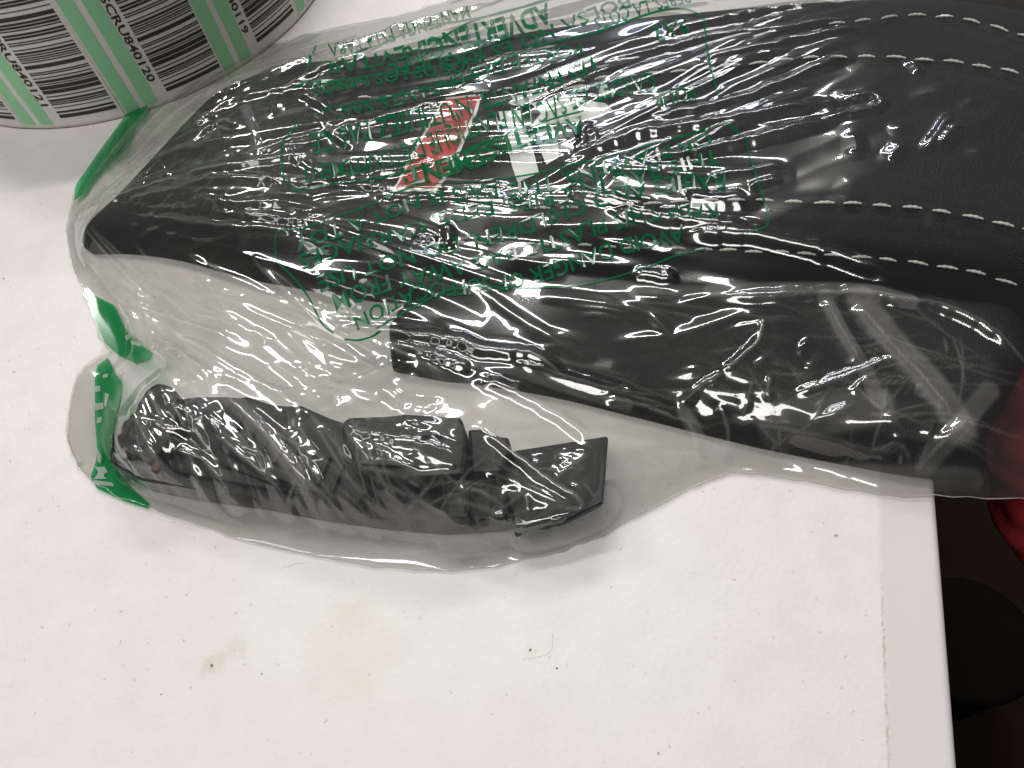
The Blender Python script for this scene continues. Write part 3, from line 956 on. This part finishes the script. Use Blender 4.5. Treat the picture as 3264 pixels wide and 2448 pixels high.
# 5 the folds one can pick out singly: pixel path, height mm, half width mm, whitening
FOLDS = [
    ([(492, 285), (600, 212), (720, 165), (860, 158)], 1.6, 1.8, .5), ([(450, 480), (560, 370), (690, 290), (800, 250)], 1.8, 2.0, .4), ([(250, 690), (330, 660), (470, 600), (600, 560)], 1.6, 1.6, .5),
    ([(260, 620), (380, 480), (480, 360), (560, 280)], 1.4, 1.8, .3), ([(240, 800), (300, 860), (380, 960), (450, 1040)], 1.4, 1.6, .5), ([(300, 850), (420, 930), (560, 960)], 1.4, 1.8, .3),
    ([(832, 249), (1000, 185), (1352, 72), (1587, 7)], 2.2, 2.2, .9), ([(900, 286), (1005, 239), (1197, 159)], 1.8, 1.8, .9),
    ([(669, 312), (778, 258)], 1.4, 1.5, .6), ([(764, 316), (905, 284), (1080, 262)], 1.6, 1.8, .5),
    ([(583, 556), (800, 524), (995, 493)], 1.6, 1.8, .7), ([(768, 493), (1000, 438), (1180, 400), (1420, 330)], 1.6, 1.8, .6),
    ([(900, 600), (1250, 545), (1400, 505)], 1.4, 1.6, .5), ([(1125, 588), (1300, 602), (1480, 600), (1640, 598)], 1.2, 1.4, .6),
    ([(1190, 620), (1330, 632), (1500, 640), (1700, 640)], 1.2, 1.6, .5),
    ([(400, 660), (480, 625), (590, 600), (700, 560)], 1.6, 2.0, .4),
    ([(540, 590), (640, 585), (830, 580), (930, 590)], 2.0, 2.2, .1), ([(610, 640), (740, 655), (890, 650)], 2.0, 2.0, .1),
    ([(470, 690), (620, 720), (780, 735), (1000, 750)], 1.8, 2.2, .3), ([(760, 690), (900, 705), (1010, 715)], 2.0, 2.0, .1),
    ([(380, 962), (560, 1010), (738, 1075)], 1.8, 1.6, .8), ([(584, 980), (730, 1025), (873, 1075)], 1.4, 1.4, .7),
    ([(520, 1086), (600, 1140), (683, 1206)], 1.6, 1.5, .9), ([(548, 1056), (730, 1155), (937, 1287)], 1.8, 1.8, .8),
    ([(1031, 1020), (1307, 1070), (1442, 1088), (1551, 1127), (1705, 1138), (1804, 1210)], 2.2, 2.0, .9),
    ([(1533, 1212), (1660, 1265), (1781, 1332), (1890, 1410)], 2.0, 1.8, .9), ([(1234, 1088), (1380, 1135), (1510, 1188)], 1.4, 1.5, .5),
    ([(1623, 1150), (1912, 1240), (2152, 1310)], 1.6, 2.0, .3), ([(1912, 1265), (2050, 1300), (2152, 1340), (2260, 1372)], 1.8, 1.6, .5),
    ([(1950, 680), (2110, 700), (2251, 721), (2400, 742)], 2.4, 2.4, .2), ([(2180, 745), (2373, 758), (2500, 782), (2617, 810), (2860, 880)], 2.6, 2.4, .2),
    ([(2027, 872), (2149, 894)], 1.6, 1.5, .3), ([(2020, 866), (2140, 872)], 1.0, 1.2, .3),
    ([(2100, 112), (2300, 76), (2500, 42), (2700, 18)], 2.6, 2.4, .2), ([(1900, 214), (2080, 165), (2261, 130), (2500, 103), (2700, 70)], 2.4, 2.2, .2),
    ([(2200, 205), (2350, 178), (2500, 146), (2760, 95)], 2.6, 2.4, .2), ([(2240, 215), (2400, 184), (2520, 160)], 1.4, 1.3, .2),
    ([(2052, 388), (2230, 352), (2388, 312), (2500, 268), (2690, 190)], 2.6, 2.4, .2), ([(1970, 445), (2100, 412), (2239, 377)], 2.0, 1.8, .2),
    ([(1788, 519), (1907, 480), (2008, 446), (2152, 415), (2307, 388), (2500, 352), (2640, 322)], 2.6, 2.2, .3),
    ([(1834, 489), (1861, 467), (1858, 424), (1888, 405)], 1.6, 1.3, .4), ([(1885, 419), (1907, 470)], 1.6, 1.3, .4),
    ([(1970, 508), (2040, 533), (2129, 563)], 1.4, 1.4, .4), ([(2035, 522), (2200, 490), (2373, 453), (2495, 424), (2640, 385)], 2.4, 2.4, .2),
    ([(2250, 575), (2324, 559), (2500, 530)], 1.6, 1.6, .2), ([(2381, 599), (2487, 575)], 1.4, 1.5, .2),
    ([(2180, 640), (2290, 650), (2380, 640)], 2.4, 3.0, .1), ([(1800, 612), (1990, 655), (2080, 668)], 1.6, 1.8, .2),
    ([(2600, 385), (2700, 366), (2793, 344), (2802, 321), (2766, 307), (2684, 316)], 1.7, 1.4, .2),
    ([(2951, 475), (2990, 420), (3028, 371)], 0.9, 1.2, .15), ([(3000, 465), (3020, 434), (3055, 393)], 1.2, 2.4, .0),
    ([(2900, 200), (2933, 238)], 1.4, 1.6, 0), ([(2720, 430), (2730, 490)], 1.0, 2.2, 0), ([(2830, 510), (2880, 460)], 1.0, 2.2, 0),
    ([(2419, 1023), (2428, 1052), (2405, 1106), (2301, 1201)], 1.6, 1.3, .6), ([(2454, 1206), (2445, 1246), (2452, 1285)], 1.4, 1.2, .5),
    ([(2522, 1265), (2700, 1205), (2897, 1129)], 1.4, 1.4, .3), ([(2626, 953), (2680, 1060), (2745, 1170)], 1.6, 2.6, .35),
    ([(2716, 953), (2850, 1120), (2960, 1250), (3040, 1350)], 2.0, 3.2, .45), ([(2264, 948), (2500, 950), (2761, 935), (2850, 952), (3020, 985), (3160, 1060), (3280, 1180)], 1.8, 1.8, .6),
    ([(2700, 1270), (2790, 1190), (2900, 1165)], 1.2, 1.2, .3), ([(2300, 1340), (2480, 1370), (2620, 1400), (2760, 1440), (2900, 1450)], 1.4, 1.4, .4),
    ([(2440, 1465), (2540, 1490), (2590, 1520)], 1.2, 1.2, .5), ([(2440, 1450), (2560, 1370), (2720, 1290)], 1.2, 1.2, .3),
    ([(2900, 1520), (2990, 1430), (3080, 1340)], 1.6, 1.8, .4), ([(2760, 1450), (2860, 1430), (2900, 1490)], 1.4, 1.6, .4),
    ([(2180, 1330), (2210, 1390), (2230, 1470), (2320, 1505)], 1.6, 1.6, .5), ([(2160, 1310), (2230, 1240), (2310, 1190)], 1.2, 1.2, .4), ([(2290, 1290), (2320, 1390), (2300, 1490)], 1.4, 1.4, .4),
    ([(417, 1303), (439, 1335), (493, 1443), (543, 1516)], 1.8, 1.6, .6), ([(552, 1290), (580, 1330), (602, 1380)], 1.6, 1.3, .6), ([(561, 1294), (652, 1358)], 1.6, 1.3, .6),
    ([(548, 1430), (647, 1471), (692, 1516), (733, 1570), (751, 1602), (801, 1631)], 2.0, 1.6, .7), ([(688, 1389), (805, 1484), (896, 1570), (918, 1611)], 2.0, 1.8, .6),
    ([(720, 1258), (855, 1394), (964, 1534), (1027, 1642)], 2.4, 2.0, .7), ([(955, 1529), (925, 1615)], 1.3, 1.2, .6), ([(937, 1735), (1072, 1764)], 1.6, 1.4, .7), ([(925, 1733), (940, 1706), (952, 1704)], 1.4, 1.3, .5),
    ([(800, 1290), (900, 1370), (985, 1470)], 1.6, 1.5, .5), ([(430, 1330), (520, 1360), (640, 1390)], 1.4, 1.4, .5),
    ([(1130, 1485), (1262, 1485), (1352, 1520), (1483, 1507)], 1.8, 1.5, .6), ([(1140, 1500), (1290, 1530), (1370, 1545)], 1.4, 1.3, .5),
    ([(1533, 1371), (1691, 1493), (1768, 1552), (1845, 1597), (1845, 1634), (1736, 1611)], 2.0, 1.5, .8), ([(1451, 1557), (1555, 1588), (1564, 1620)], 1.4, 1.3, .5),
    ([(1195, 1540), (1260, 1570), (1305, 1595)], 1.6, 1.6, .3), ([(1060, 1370), (1160, 1385), (1290, 1410), (1420, 1440), (1490, 1490)], 2.2, 2.4, .1),
    ([(1540, 1505), (1660, 1550), (1760, 1610)], 1.2, 1.3, .4), ([(600, 1690), (800, 1700), (1000, 1740), (1250, 1765), (1500, 1760), (1750, 1700)], 1.2, 2.6, .15),
    ([(480, 1590), (660, 1640), (850, 1700)], 1.2, 1.6, .4), ([(1330, 1640), (1450, 1680), (1600, 1690)], 1.2, 1.4, .4),
    ([(930, 1150), (1000, 1230), (1080, 1260)], 1.2, 1.2, .6), ([(1040, 1180), (1065, 1230), (1075, 1295)], 1.2, 1.2, .7),
    ([(1200, 1235), (1300, 1290), (1400, 1310)], 1.2, 2.0, .2), ([(400, 880), (600, 905), (820, 960)], 1.2, 2.0, .2),
    ([(990, 370), (1070, 440), (1130, 480)], 1.8, 1.5, .1), ([(960, 300), (1040, 350), (1130, 410)], 1.8, 1.5, .1), ([(905, 470), (955, 520), (1030, 560)], 1.6, 1.4, .2),
    ([(780, 350), (810, 420), (830, 520)], 1.2, 1.2, .4), ([(620, 420), (680, 360), (760, 310)], 1.4, 1.3, .5), ([(600, 470), (690, 400), (770, 390)], 1.3, 1.3, .4), ([(640, 365), (770, 405)], 1.3, 1.3, .4),
    ([(1420, 730), (1435, 760), (1420, 800)], 2.2, 1.8, .1), ([(1320, 755), (1400, 765)], 1.8, 1.6, .1),
]
for pts, hmm, wmm, wh in FOLDS:
    c = catmull(pts, 8)
    c = c + np.c_[np.zeros(len(c)), RNG.normal(0, 2.2, len(c))]
    p = hit(c[:, 0], c[:, 1], H0)[:, :2]
    w = wmm * 0.001 * 0.62; R_ = 7 * w
    i0 = max(0, int((p[:, 0].min() - R_ - X0) / G)); i1 = min(NX, int((p[:, 0].max() + R_ - X0) / G) + 2)
    j0 = max(0, int((p[:, 1].min() - R_ - Y0) / G)); j1 = min(NY, int((p[:, 1].max() + R_ - Y0) / G) + 2)
    if i1 <= i0 or j1 <= j0:
        continue
    sl = np.s_[j0:j1, i0:i1]
    x, y = GX[sl], GY[sl]
    best = np.full(x.shape, 1e9); par = np.zeros(x.shape)
    L = np.r_[0, np.cumsum(np.hypot(*np.diff(p, axis=0).T))]
    for i in range(len(p) - 1):
        a, b = p[i], p[i + 1]; dx, dy = b - a; q = dx * dx + dy * dy + 1e-18
        t = np.clip(((x - a[0]) * dx + (y - a[1]) * dy) / q, 0, 1)
        dd = np.hypot(x - a[0] - t * dx, y - a[1] - t * dy); m = dd < best
        best[m] = dd[m]; par[m] = (L[i] + t[m] * (L[i + 1] - L[i])) / L[-1]
    e = 0.00030
    tap = smooth(0, 0.14, par) * smooth(0, 0.14, 1 - par)
    tap = 0.25 + 0.75 * tap
    ENV[sl] = np.maximum(ENV[sl], hmm * 0.001 * 0.85 * tap * np.clip(1 - (np.sqrt(best ** 2 + e * e) - e) / (2.4 * w), 0, 1))
    CR[sl] = np.maximum(CR[sl], 1.6 * wh * tap * np.exp(-(best / 0.00034) ** 2) * (0.35 + 0.65 * vnoise(par * 14, par * 0, int(hmm * 10))))

BANDS = [([(700, 1235), (850, 1390), (960, 1530), (1035, 1660)], 2.4, .55), ([(2626, 953), (2680, 1060), (2745, 1170), (2800, 1290)], 2.0, .5), ([(2740, 953), (2860, 1110), (2970, 1240), (3060, 1370)], 4.0, .55),
         ([(2264, 930), (2500, 925), (2761, 925), (2900, 965)], 2.0, .5), ([(1920, 905), (2100, 925), (2350, 940)], 1.8, .4), ([(2480, 1350), (2640, 1320), (2790, 1300)], 5.0, .35), ([(2950, 1480), (3060, 1360), (3150, 1250)], 2.5, .4),
         ([(560, 1040), (760, 1130), (1000, 1260)], 2.5, .3), ([(420, 1180), (600, 1230), (700, 1300)], 3.0, .25), ([(1240, 1090), (1600, 1180), (2000, 1300)], 1.4, .3), ([(2250, 1430), (2500, 1490), (2800, 1520), (3100, 1540)], 2.2, .5),
         ([(600, 1690), (900, 1720), (1250, 1770), (1650, 1740)], 2.5, .5), ([(800, 530), (815, 430), (780, 340)], 2.0, .3), ([(650, 320), (760, 250), (900, 215)], 3.0, .35), ([(480, 1460), (560, 1540), (680, 1600)], 2.0, .35),
         ([(2180, 1320), (2240, 1420), (2330, 1490)], 2.0, .4), ([(300, 800), (380, 870), (470, 940)], 2.5, .3), ([(1780, 300), (1900, 270), (2050, 240)], 3, .15), ([(1860, 560), (2000, 600), (2150, 640)], 3, .2)]
_vn = 0.55 + 0.45 * vnoise(GX / 0.006, GY / 0.006, 30)
for pts, wmm, st_ in BANDS:
    c = catmull(pts, 6); p = hit(c[:, 0], c[:, 1], H0)[:, :2]
    sl = np.s_[max(0, int((p[:, 1].min() - 0.007 - Y0) / G)):int((p[:, 1].max() + 0.007 - Y0) / G) + 1, max(0, int((p[:, 0].min() - 0.007 - X0) / G)):int((p[:, 0].max() + 0.007 - X0) / G) + 1]
    dd = dist_poly(GX[sl], GY[sl], p, False)[0] / (wmm * 0.001)
    CR[sl] += st_ * (1 - smooth(0.75, 1.05, dd)) * _vn[sl] + 0.25 * st_ * np.exp(-((dd - 1) / 0.12) ** 2)
CR += 0.25 * R_EDGE * (0.6 + 0.6 * vnoise(GX / 0.02, GY / 0.012, 31))
CR += 0.05 * R_LOW + 0.02 * R_MID + 0.04 * R_LEFT           # doubled, crumpled layers are milkier
FILM = np.maximum(H0 - R_GAP * (0.0015 + 0.003 * vnoise(GX / 0.018, GY / 0.03, 50)) + (WR + ENV) * FADE, OBST + 0.0003)
FILM = np.maximum(blur(FILM, 1, 1), 0.0006)
top_ = field_mesh('top_film', OUTXY, FILM, M_FILM, 1, 0, bag, CR * FADE)
LOW = 0.00045 + 0.0003 * vnoise(GX / 0.01, GY / 0.01, 20)
field_mesh('bottom_film', OUTXY, LOW, M_FILM_LOW, 5, 0, bag)

# the folded-over rim of the film, round the visible outline
p = np.vstack([OUTXY[-144:], OUTXY[:64]]); p = np.c_[p, np.zeros(len(p))]
p[:, 2] = 0.0007 + 0.0004 * vnoise(np.arange(len(p)) * 0.4, np.zeros(len(p)), 3)
V, Fc = tube(p, 0.00007 + 0.00012 * vnoise(np.arange(len(p)) * 0.7, np.zeros(len(p)), 4), 6)
adopt(mesh_obj('rim_fold', V, Fc, M_EDGE), bag)


# ---- green printing on the film
def conform(px, py, off=0.00018):
    h = hit(px, py, H0); h[..., 2] = sample(FILM, h[..., 0], h[..., 1]) + off
    return h


def text_on_film(s, path, hpx, bold=0.0, name='warning_text', F0=None):
    v, f = text_mesh(s, bold)
    c = catmull(path, 16); L = np.r_[0, np.cumsum(np.hypot(*np.diff(c, axis=0).T))]
    w = v[:, 0].max(); q = v[:, 0] / w * L[-1]
    x = np.interp(q, L, c[:, 0]); y = np.interp(q, L, c[:, 1])
    tx = np.interp(q, L, np.gradient(c[:, 0], L)); ty = np.interp(q, L, np.gradient(c[:, 1], L))
    n = np.hypot(tx, ty); tx /= n; ty /= n
    o = (v[:, 1] / 0.70 - 0.5) * hpx
    P = conform(x + ty * o, y - tx * o)
    ob = mesh_obj(name, P, f, M_GREENTXT, None, False); adopt(ob, bag)
    return ob


def line_on_film(path, wpx=6, name='printed_frame', smooth_path=True):
    c = catmull(path, 18); t = np.gradient(c, axis=0); t /= np.hypot(*t.T)[:, None]
    n = np.c_[-t[:, 1], t[:, 0]] * wpx / 2
    a = c + n; b = c - n
    A = conform(a[:, 0], a[:, 1]); B = conform(b[:, 0], b[:, 1])
    m = len(c); V = np.vstack([A, B]); Fc = [(i, i + 1, m + i + 1, m + i) for i in range(m - 1)]
    adopt(mesh_obj(name, V, Fc, M_GREENTXT, None, False), bag)


TX = [
    ('AVOID DANGER OF SUFFOCATION,', [(2180, 752), (2110, 765), (1950, 802), (1780, 862), (1620, 905), (1370, 937), (1260, 972), (1112, 1030)], 46, 0),
    ('KEEP THIS PLASTIC BAG AWAY FROM', [(2290, 690), (2120, 690), (1950, 722), (1800, 768), (1500, 852), (1210, 920), (1062, 962)], 46, 0),
    ('BABIES AND CHILDREN. DO NOT USE', [(2316, 582), (2130, 602), (1900, 655), (1640, 738), (1345, 818), (1215, 853), (1015, 908)], 46, 0),
    ('THIS BAG IN CRIBS, BEDS, CARRIAGES', [(2292, 505), (2150, 545), (1960, 595), (1700, 648), (1470, 692), (1300, 752), (1100, 797), (955, 842)], 45, 0),
    ('OR PLAYPENS. THIS BAG IS NOT A TOY', [(2270, 452), (1925, 552), (1700, 600), (1450, 632), (1320, 655), (1215, 697), (1110, 735), (945, 786)], 44, 0),
    ('AVERTISSEMENT:', [(1862, 408), (1640, 462), (1500, 514), (1285, 574)], 54, 0.022),
    ('GARDEZ CE SAC EN PLASTIQUE D\'ETOUFFEMENT', [(2090, 266), (1880, 316), (1745, 364), (1625, 386), (1520, 412), (1360, 470), (1260, 505), (1150, 535), (965, 568)], 56, 0),
    ('LES ENFANTS. N\'UTILISEZ PAS CE', [(1900, 222), (1735, 282), (1500, 342), (1420, 372), (1240, 418), (1110, 446), (995, 470)], 56, 0),
    ('PORTEE DES ENFANTS SAC', [(1860, 165), (1600, 222), (1400, 286), (1080, 380)], 40, 0),
    ('POUR', [(2218, 302), (2080, 332)], 42, 0),
    ('PAR', [(2195, 88), (2080, 118)], 46, 0),
    ('ADVERTENCIA:', [(1755, 50), (1600, 100), (1450, 138), (1295, 190)], 56, 0.022),
    ('LA BOLSA NO ES JUGUETE', [(2120, -20), (1950, 32), (1790, 96), (1650, 150), (1500, 188), (1240, 236)], 44, 0),
    ('MANTENGA ESTA PARA', [(1500, 45), (1330, 96), (1180, 142), (1050, 168)], 42, 0),
    ('LEJOS DE LOS NINOS', [(1560, 205), (1400, 232), (1200, 262), (1000, 300)], 36, 0),
    ('BEBES, LA COTS', [(2200, -12), (2080, 30), (1980, 58), (1900, 92)], 40, 0),
    ('EVITAR', [(1300, 172), (1180, 205), (1040, 225)], 40, 0),
]
for s, path, hp, bo in TX:
    text_on_film(s, path, hp * 1.04, bo + 0.014)
line_on_film([(880, 795), (892, 752), (945, 742), (1100, 690), (1300, 610), (1500, 585), (1800, 545), (2050, 478), (2220, 428), (2310, 412), (2370, 445), (2400, 540), (2435, 650), (2448, 710), (2425, 748), (2380, 762)], 6)
line_on_film([(2250, 800), (2150, 820), (2030, 865), (1850, 912), (1650, 922), (1500, 918), (1420, 938), (1290, 1000), (1200, 1050)], 6)
line_on_film([(880, 795), (888, 840), (940, 890), (985, 950), (1020, 1020), (1055, 1048)], 6)
line_on_film([(1090, 1066), (1150, 1072), (1215, 1060)], 6)
line_on_film([(912, 590), (902, 520), (908, 460), (940, 425), (1010, 375), (1100, 345), (1250, 322), (1500, 255), (1700, 160), (1900, 112), (2050, 62), (2160, 34), (2215, 45), (2242, 90), (2258, 200), (2282, 290), (2290, 315)], 7)
line_on_film([(912, 590), (940, 612), (1000, 604), (1200, 572), (1330, 540), (1500, 478), (1700, 405), (1860, 365)], 6)
line_on_film([(985, 240), (995, 190), (1010, 150)], 7)
line_on_film([(945, 285), (1100, 262), (1300, 215), (1420, 125), (1560, 62), (1700, 25), (1800, -5)], 6)
line_on_film([(1130, 190), (1330, 100), (1480, 78), (1620, 48), (1760, 0)], 6)


# ---- green band printed across the bag's end, with pale lettering
def film_patch(name, pts, mat, off, n=4):
    c = np.array(pts, float)
    h = hit(c[:, 0], c[:, 1], H0)[:, :2]
    return field_mesh(name, h, FILM, mat, 1, off, bag)


og = catmull([(245, 648), (251, 596), (289, 540), (357, 446), (420, 352), (461, 296), (490, 262)], 6); ig = catmull([(272, 628), (300, 580), (342, 530), (394, 478), (428, 408), (468, 362), (498, 268)], 6)
V = []; ks = 7
for a, b in zip(og, ig):
    for t in np.linspace(0, 1, ks):
        V.append(a + (b - a) * t)
V = np.array(V); P = hit(V[:, 0], V[:, 1], H0); P[:, 2] += 0.0016 + 0.0002 * np.sin(np.repeat(np.arange(len(og)), ks) * 0.5)
Fc = [(i * ks + j, i * ks + j + 1, (i + 1) * ks + j + 1, (i + 1) * ks + j) for i in range(len(og) - 1) for j in range(ks - 1)]
adopt(mesh_obj('green_band', P, Fc, M_GREENBAND), bag)
film_patch('green_band', [(262, 926), (300, 940), (365, 975), (382, 1010), (400, 1055), (440, 1095), (488, 1125), (480, 1150), (430, 1158), (360, 1118), (334, 1092), (300, 1010), (285, 965)], M_GREENBAND, 0.0003)
film_patch('green_band', [(345, 1142), (312, 1165), (304, 1200), (304, 1260), (304, 1340), (308, 1390), (312, 1440), (290, 1520), (310, 1558), (400, 1600), (470, 1622), (474, 1605), (420, 1560), (376, 1500), (366, 1440), (362, 1400), (380, 1330), (390, 1220), (366, 1190)], M_GREENBAND, 0.0003)
for q in ([(330, 1196), (346, 1192), (346, 1204), (330, 1208)], [(304, 1234), (322, 1232), (324, 1250), (304, 1252)], [(340, 1255), (352, 1262), (346, 1300), (336, 1296)], [(304, 1288), (332, 1286), (334, 1306), (304, 1312)],
          [(312, 1334), (328, 1330), (326, 1348), (310, 1352)], [(312, 1430), (326, 1456), (322, 1480), (312, 1470)], [(304, 1490), (336, 1490), (346, 1508), (320, 1512), (344, 1528), (300, 1530), (318, 1508)], [(300, 1532), (360, 1540), (366, 1552), (312, 1548)],
          [(400, 1075), (420, 1068), (428, 1082), (408, 1090)], [(424, 1092), (452, 1098), (448, 1108), (424, 1104)]):
    film_patch('pale_lettering', q, M_WHITEINK, 0.0005, 3)

# ================================================================== BEYOND THE TABLE EDGE
# red fabric hanging beside the table under the bag's right end
path = catmull([(3520, 860), (3400, 1150), (3312, 1400), (3296, 1560), (3330, 1700), (3440, 1790)], 10)
zc = np.interp(np.linspace(0, 1, len(path)), [0, .3, .6, 1], [-0.012, -0.016, -0.030, -0.055])
rc = np.interp(np.linspace(0, 1, len(path)), [0, .3, .55, .85, 1], [0.022, 0.017, 0.0125, 0.012, 0.010])
ctr = at(path[:, 0], path[:, 1], zc)
V, Fc = tube(ctr, rc, 28)
V = np.array(V)
for i in range(len(V)):
    r_i, k_i = divmod(i, 28); c0 = ctr[r_i]
    f_ = 1 + 0.16 * math.sin(k_i * 2 * math.pi / 28 * 3 + r_i * 0.18) + 0.10 * math.sin(r_i * 0.55 + k_i * 0.3) + 0.05 * math.sin(r_i * 1.3 - k_i * 0.7)
    V[i] = c0 + (V[i] - c0) * f_
rs = empty('red_fabric', tuple(ctr[-1]), 'crumpled red fabric hanging beyond the table edge at the right', 'fabric')
o = mesh_obj('cloth_fold', V, Fc, M_RED_CLOTH); adopt(o, rs)
m = o.modifiers.new('s', 'SUBSURF'); m.levels = 1; m.render_levels = 1

# black ribbed bin standing on the floor
bc = at(3085, 2040, -0.60)
prof = [(0.0, -0.72), (0.044, -0.72), (0.047, -0.715)]
for k in range(6):
    z = -0.708 + k * 0.017
    prof += [(0.048 + k * 0.001, z), (0.051 + k * 0.001, z + 0.003), (0.051 + k * 0.001, z + 0.009), (0.048 + k * 0.001, z + 0.012)]
prof += [(0.057, -0.602), (0.059, -0.599), (0.057, -0.596), (0.050, -0.594), (0.030, -0.588), (0.012, -0.586), (0.0, -0.586)]
V, Fc = [], []
for i in range(48):
    a = 2 * math.pi * i / 48
    for r_, z in prof:
        V.append((bc[0] + r_ * math.cos(a), bc[1] + r_ * math.sin(a), z))
k = len(prof)
for i in range(48):
    for j in range(k - 1):
        Fc.append((i * k + j, ((i + 1) % 48) * k + j, ((i + 1) % 48) * k + j + 1, i * k + j + 1))
bn = empty('ribbed_drum', (bc[0], bc[1], -0.72), 'dark round ribbed drum on the floor beyond the table edge', 'drum')
adopt(mesh_obj('ribbed_wall', V, Fc, M_RUBBER), bn)

# crumbs and a bent hair on the table
for px, py, s, lb in ((1690, 2072, 0.0008, 'brown crumb lying beside the bent hair on the table'), (1775, 2130, 0.0006, 'dark crumb just below the bent hair on the table'),
                      (675, 2122, 0.0009, 'largest brown crumb at the left of the tan stain'), (835, 2148, 0.0005, 'small crumb between the tan stain and the largest crumb')):
    p = at(px, py); bm = bmesh.new(); bmesh.ops.create_icosphere(bm, subdivisions=2, radius=s * 0.42)
    for v in bm.verts:
        v.co *= random.uniform(0.6, 1.25); v.co.z *= 0.6
    o = bm_obj('crumb', bm, M_CRUMB); o.location = (p[0], p[1], s * 0.2)
    o['label'] = lb; o['category'] = 'crumb'; o['group'] = 'crumbs on the table'
c = catmull([(1668, 2102), (1715, 2094), (1745, 2082), (1760, 2060), (1762, 2015)], 8); p = at(c[:, 0], c[:, 1], 0.0002)
o = mesh_obj('hair', *tube(p, 0.00002, 5), M_CRUMB); o['label'] = 'thin bent hair lying on the white table below the bag'; o['category'] = 'hair'
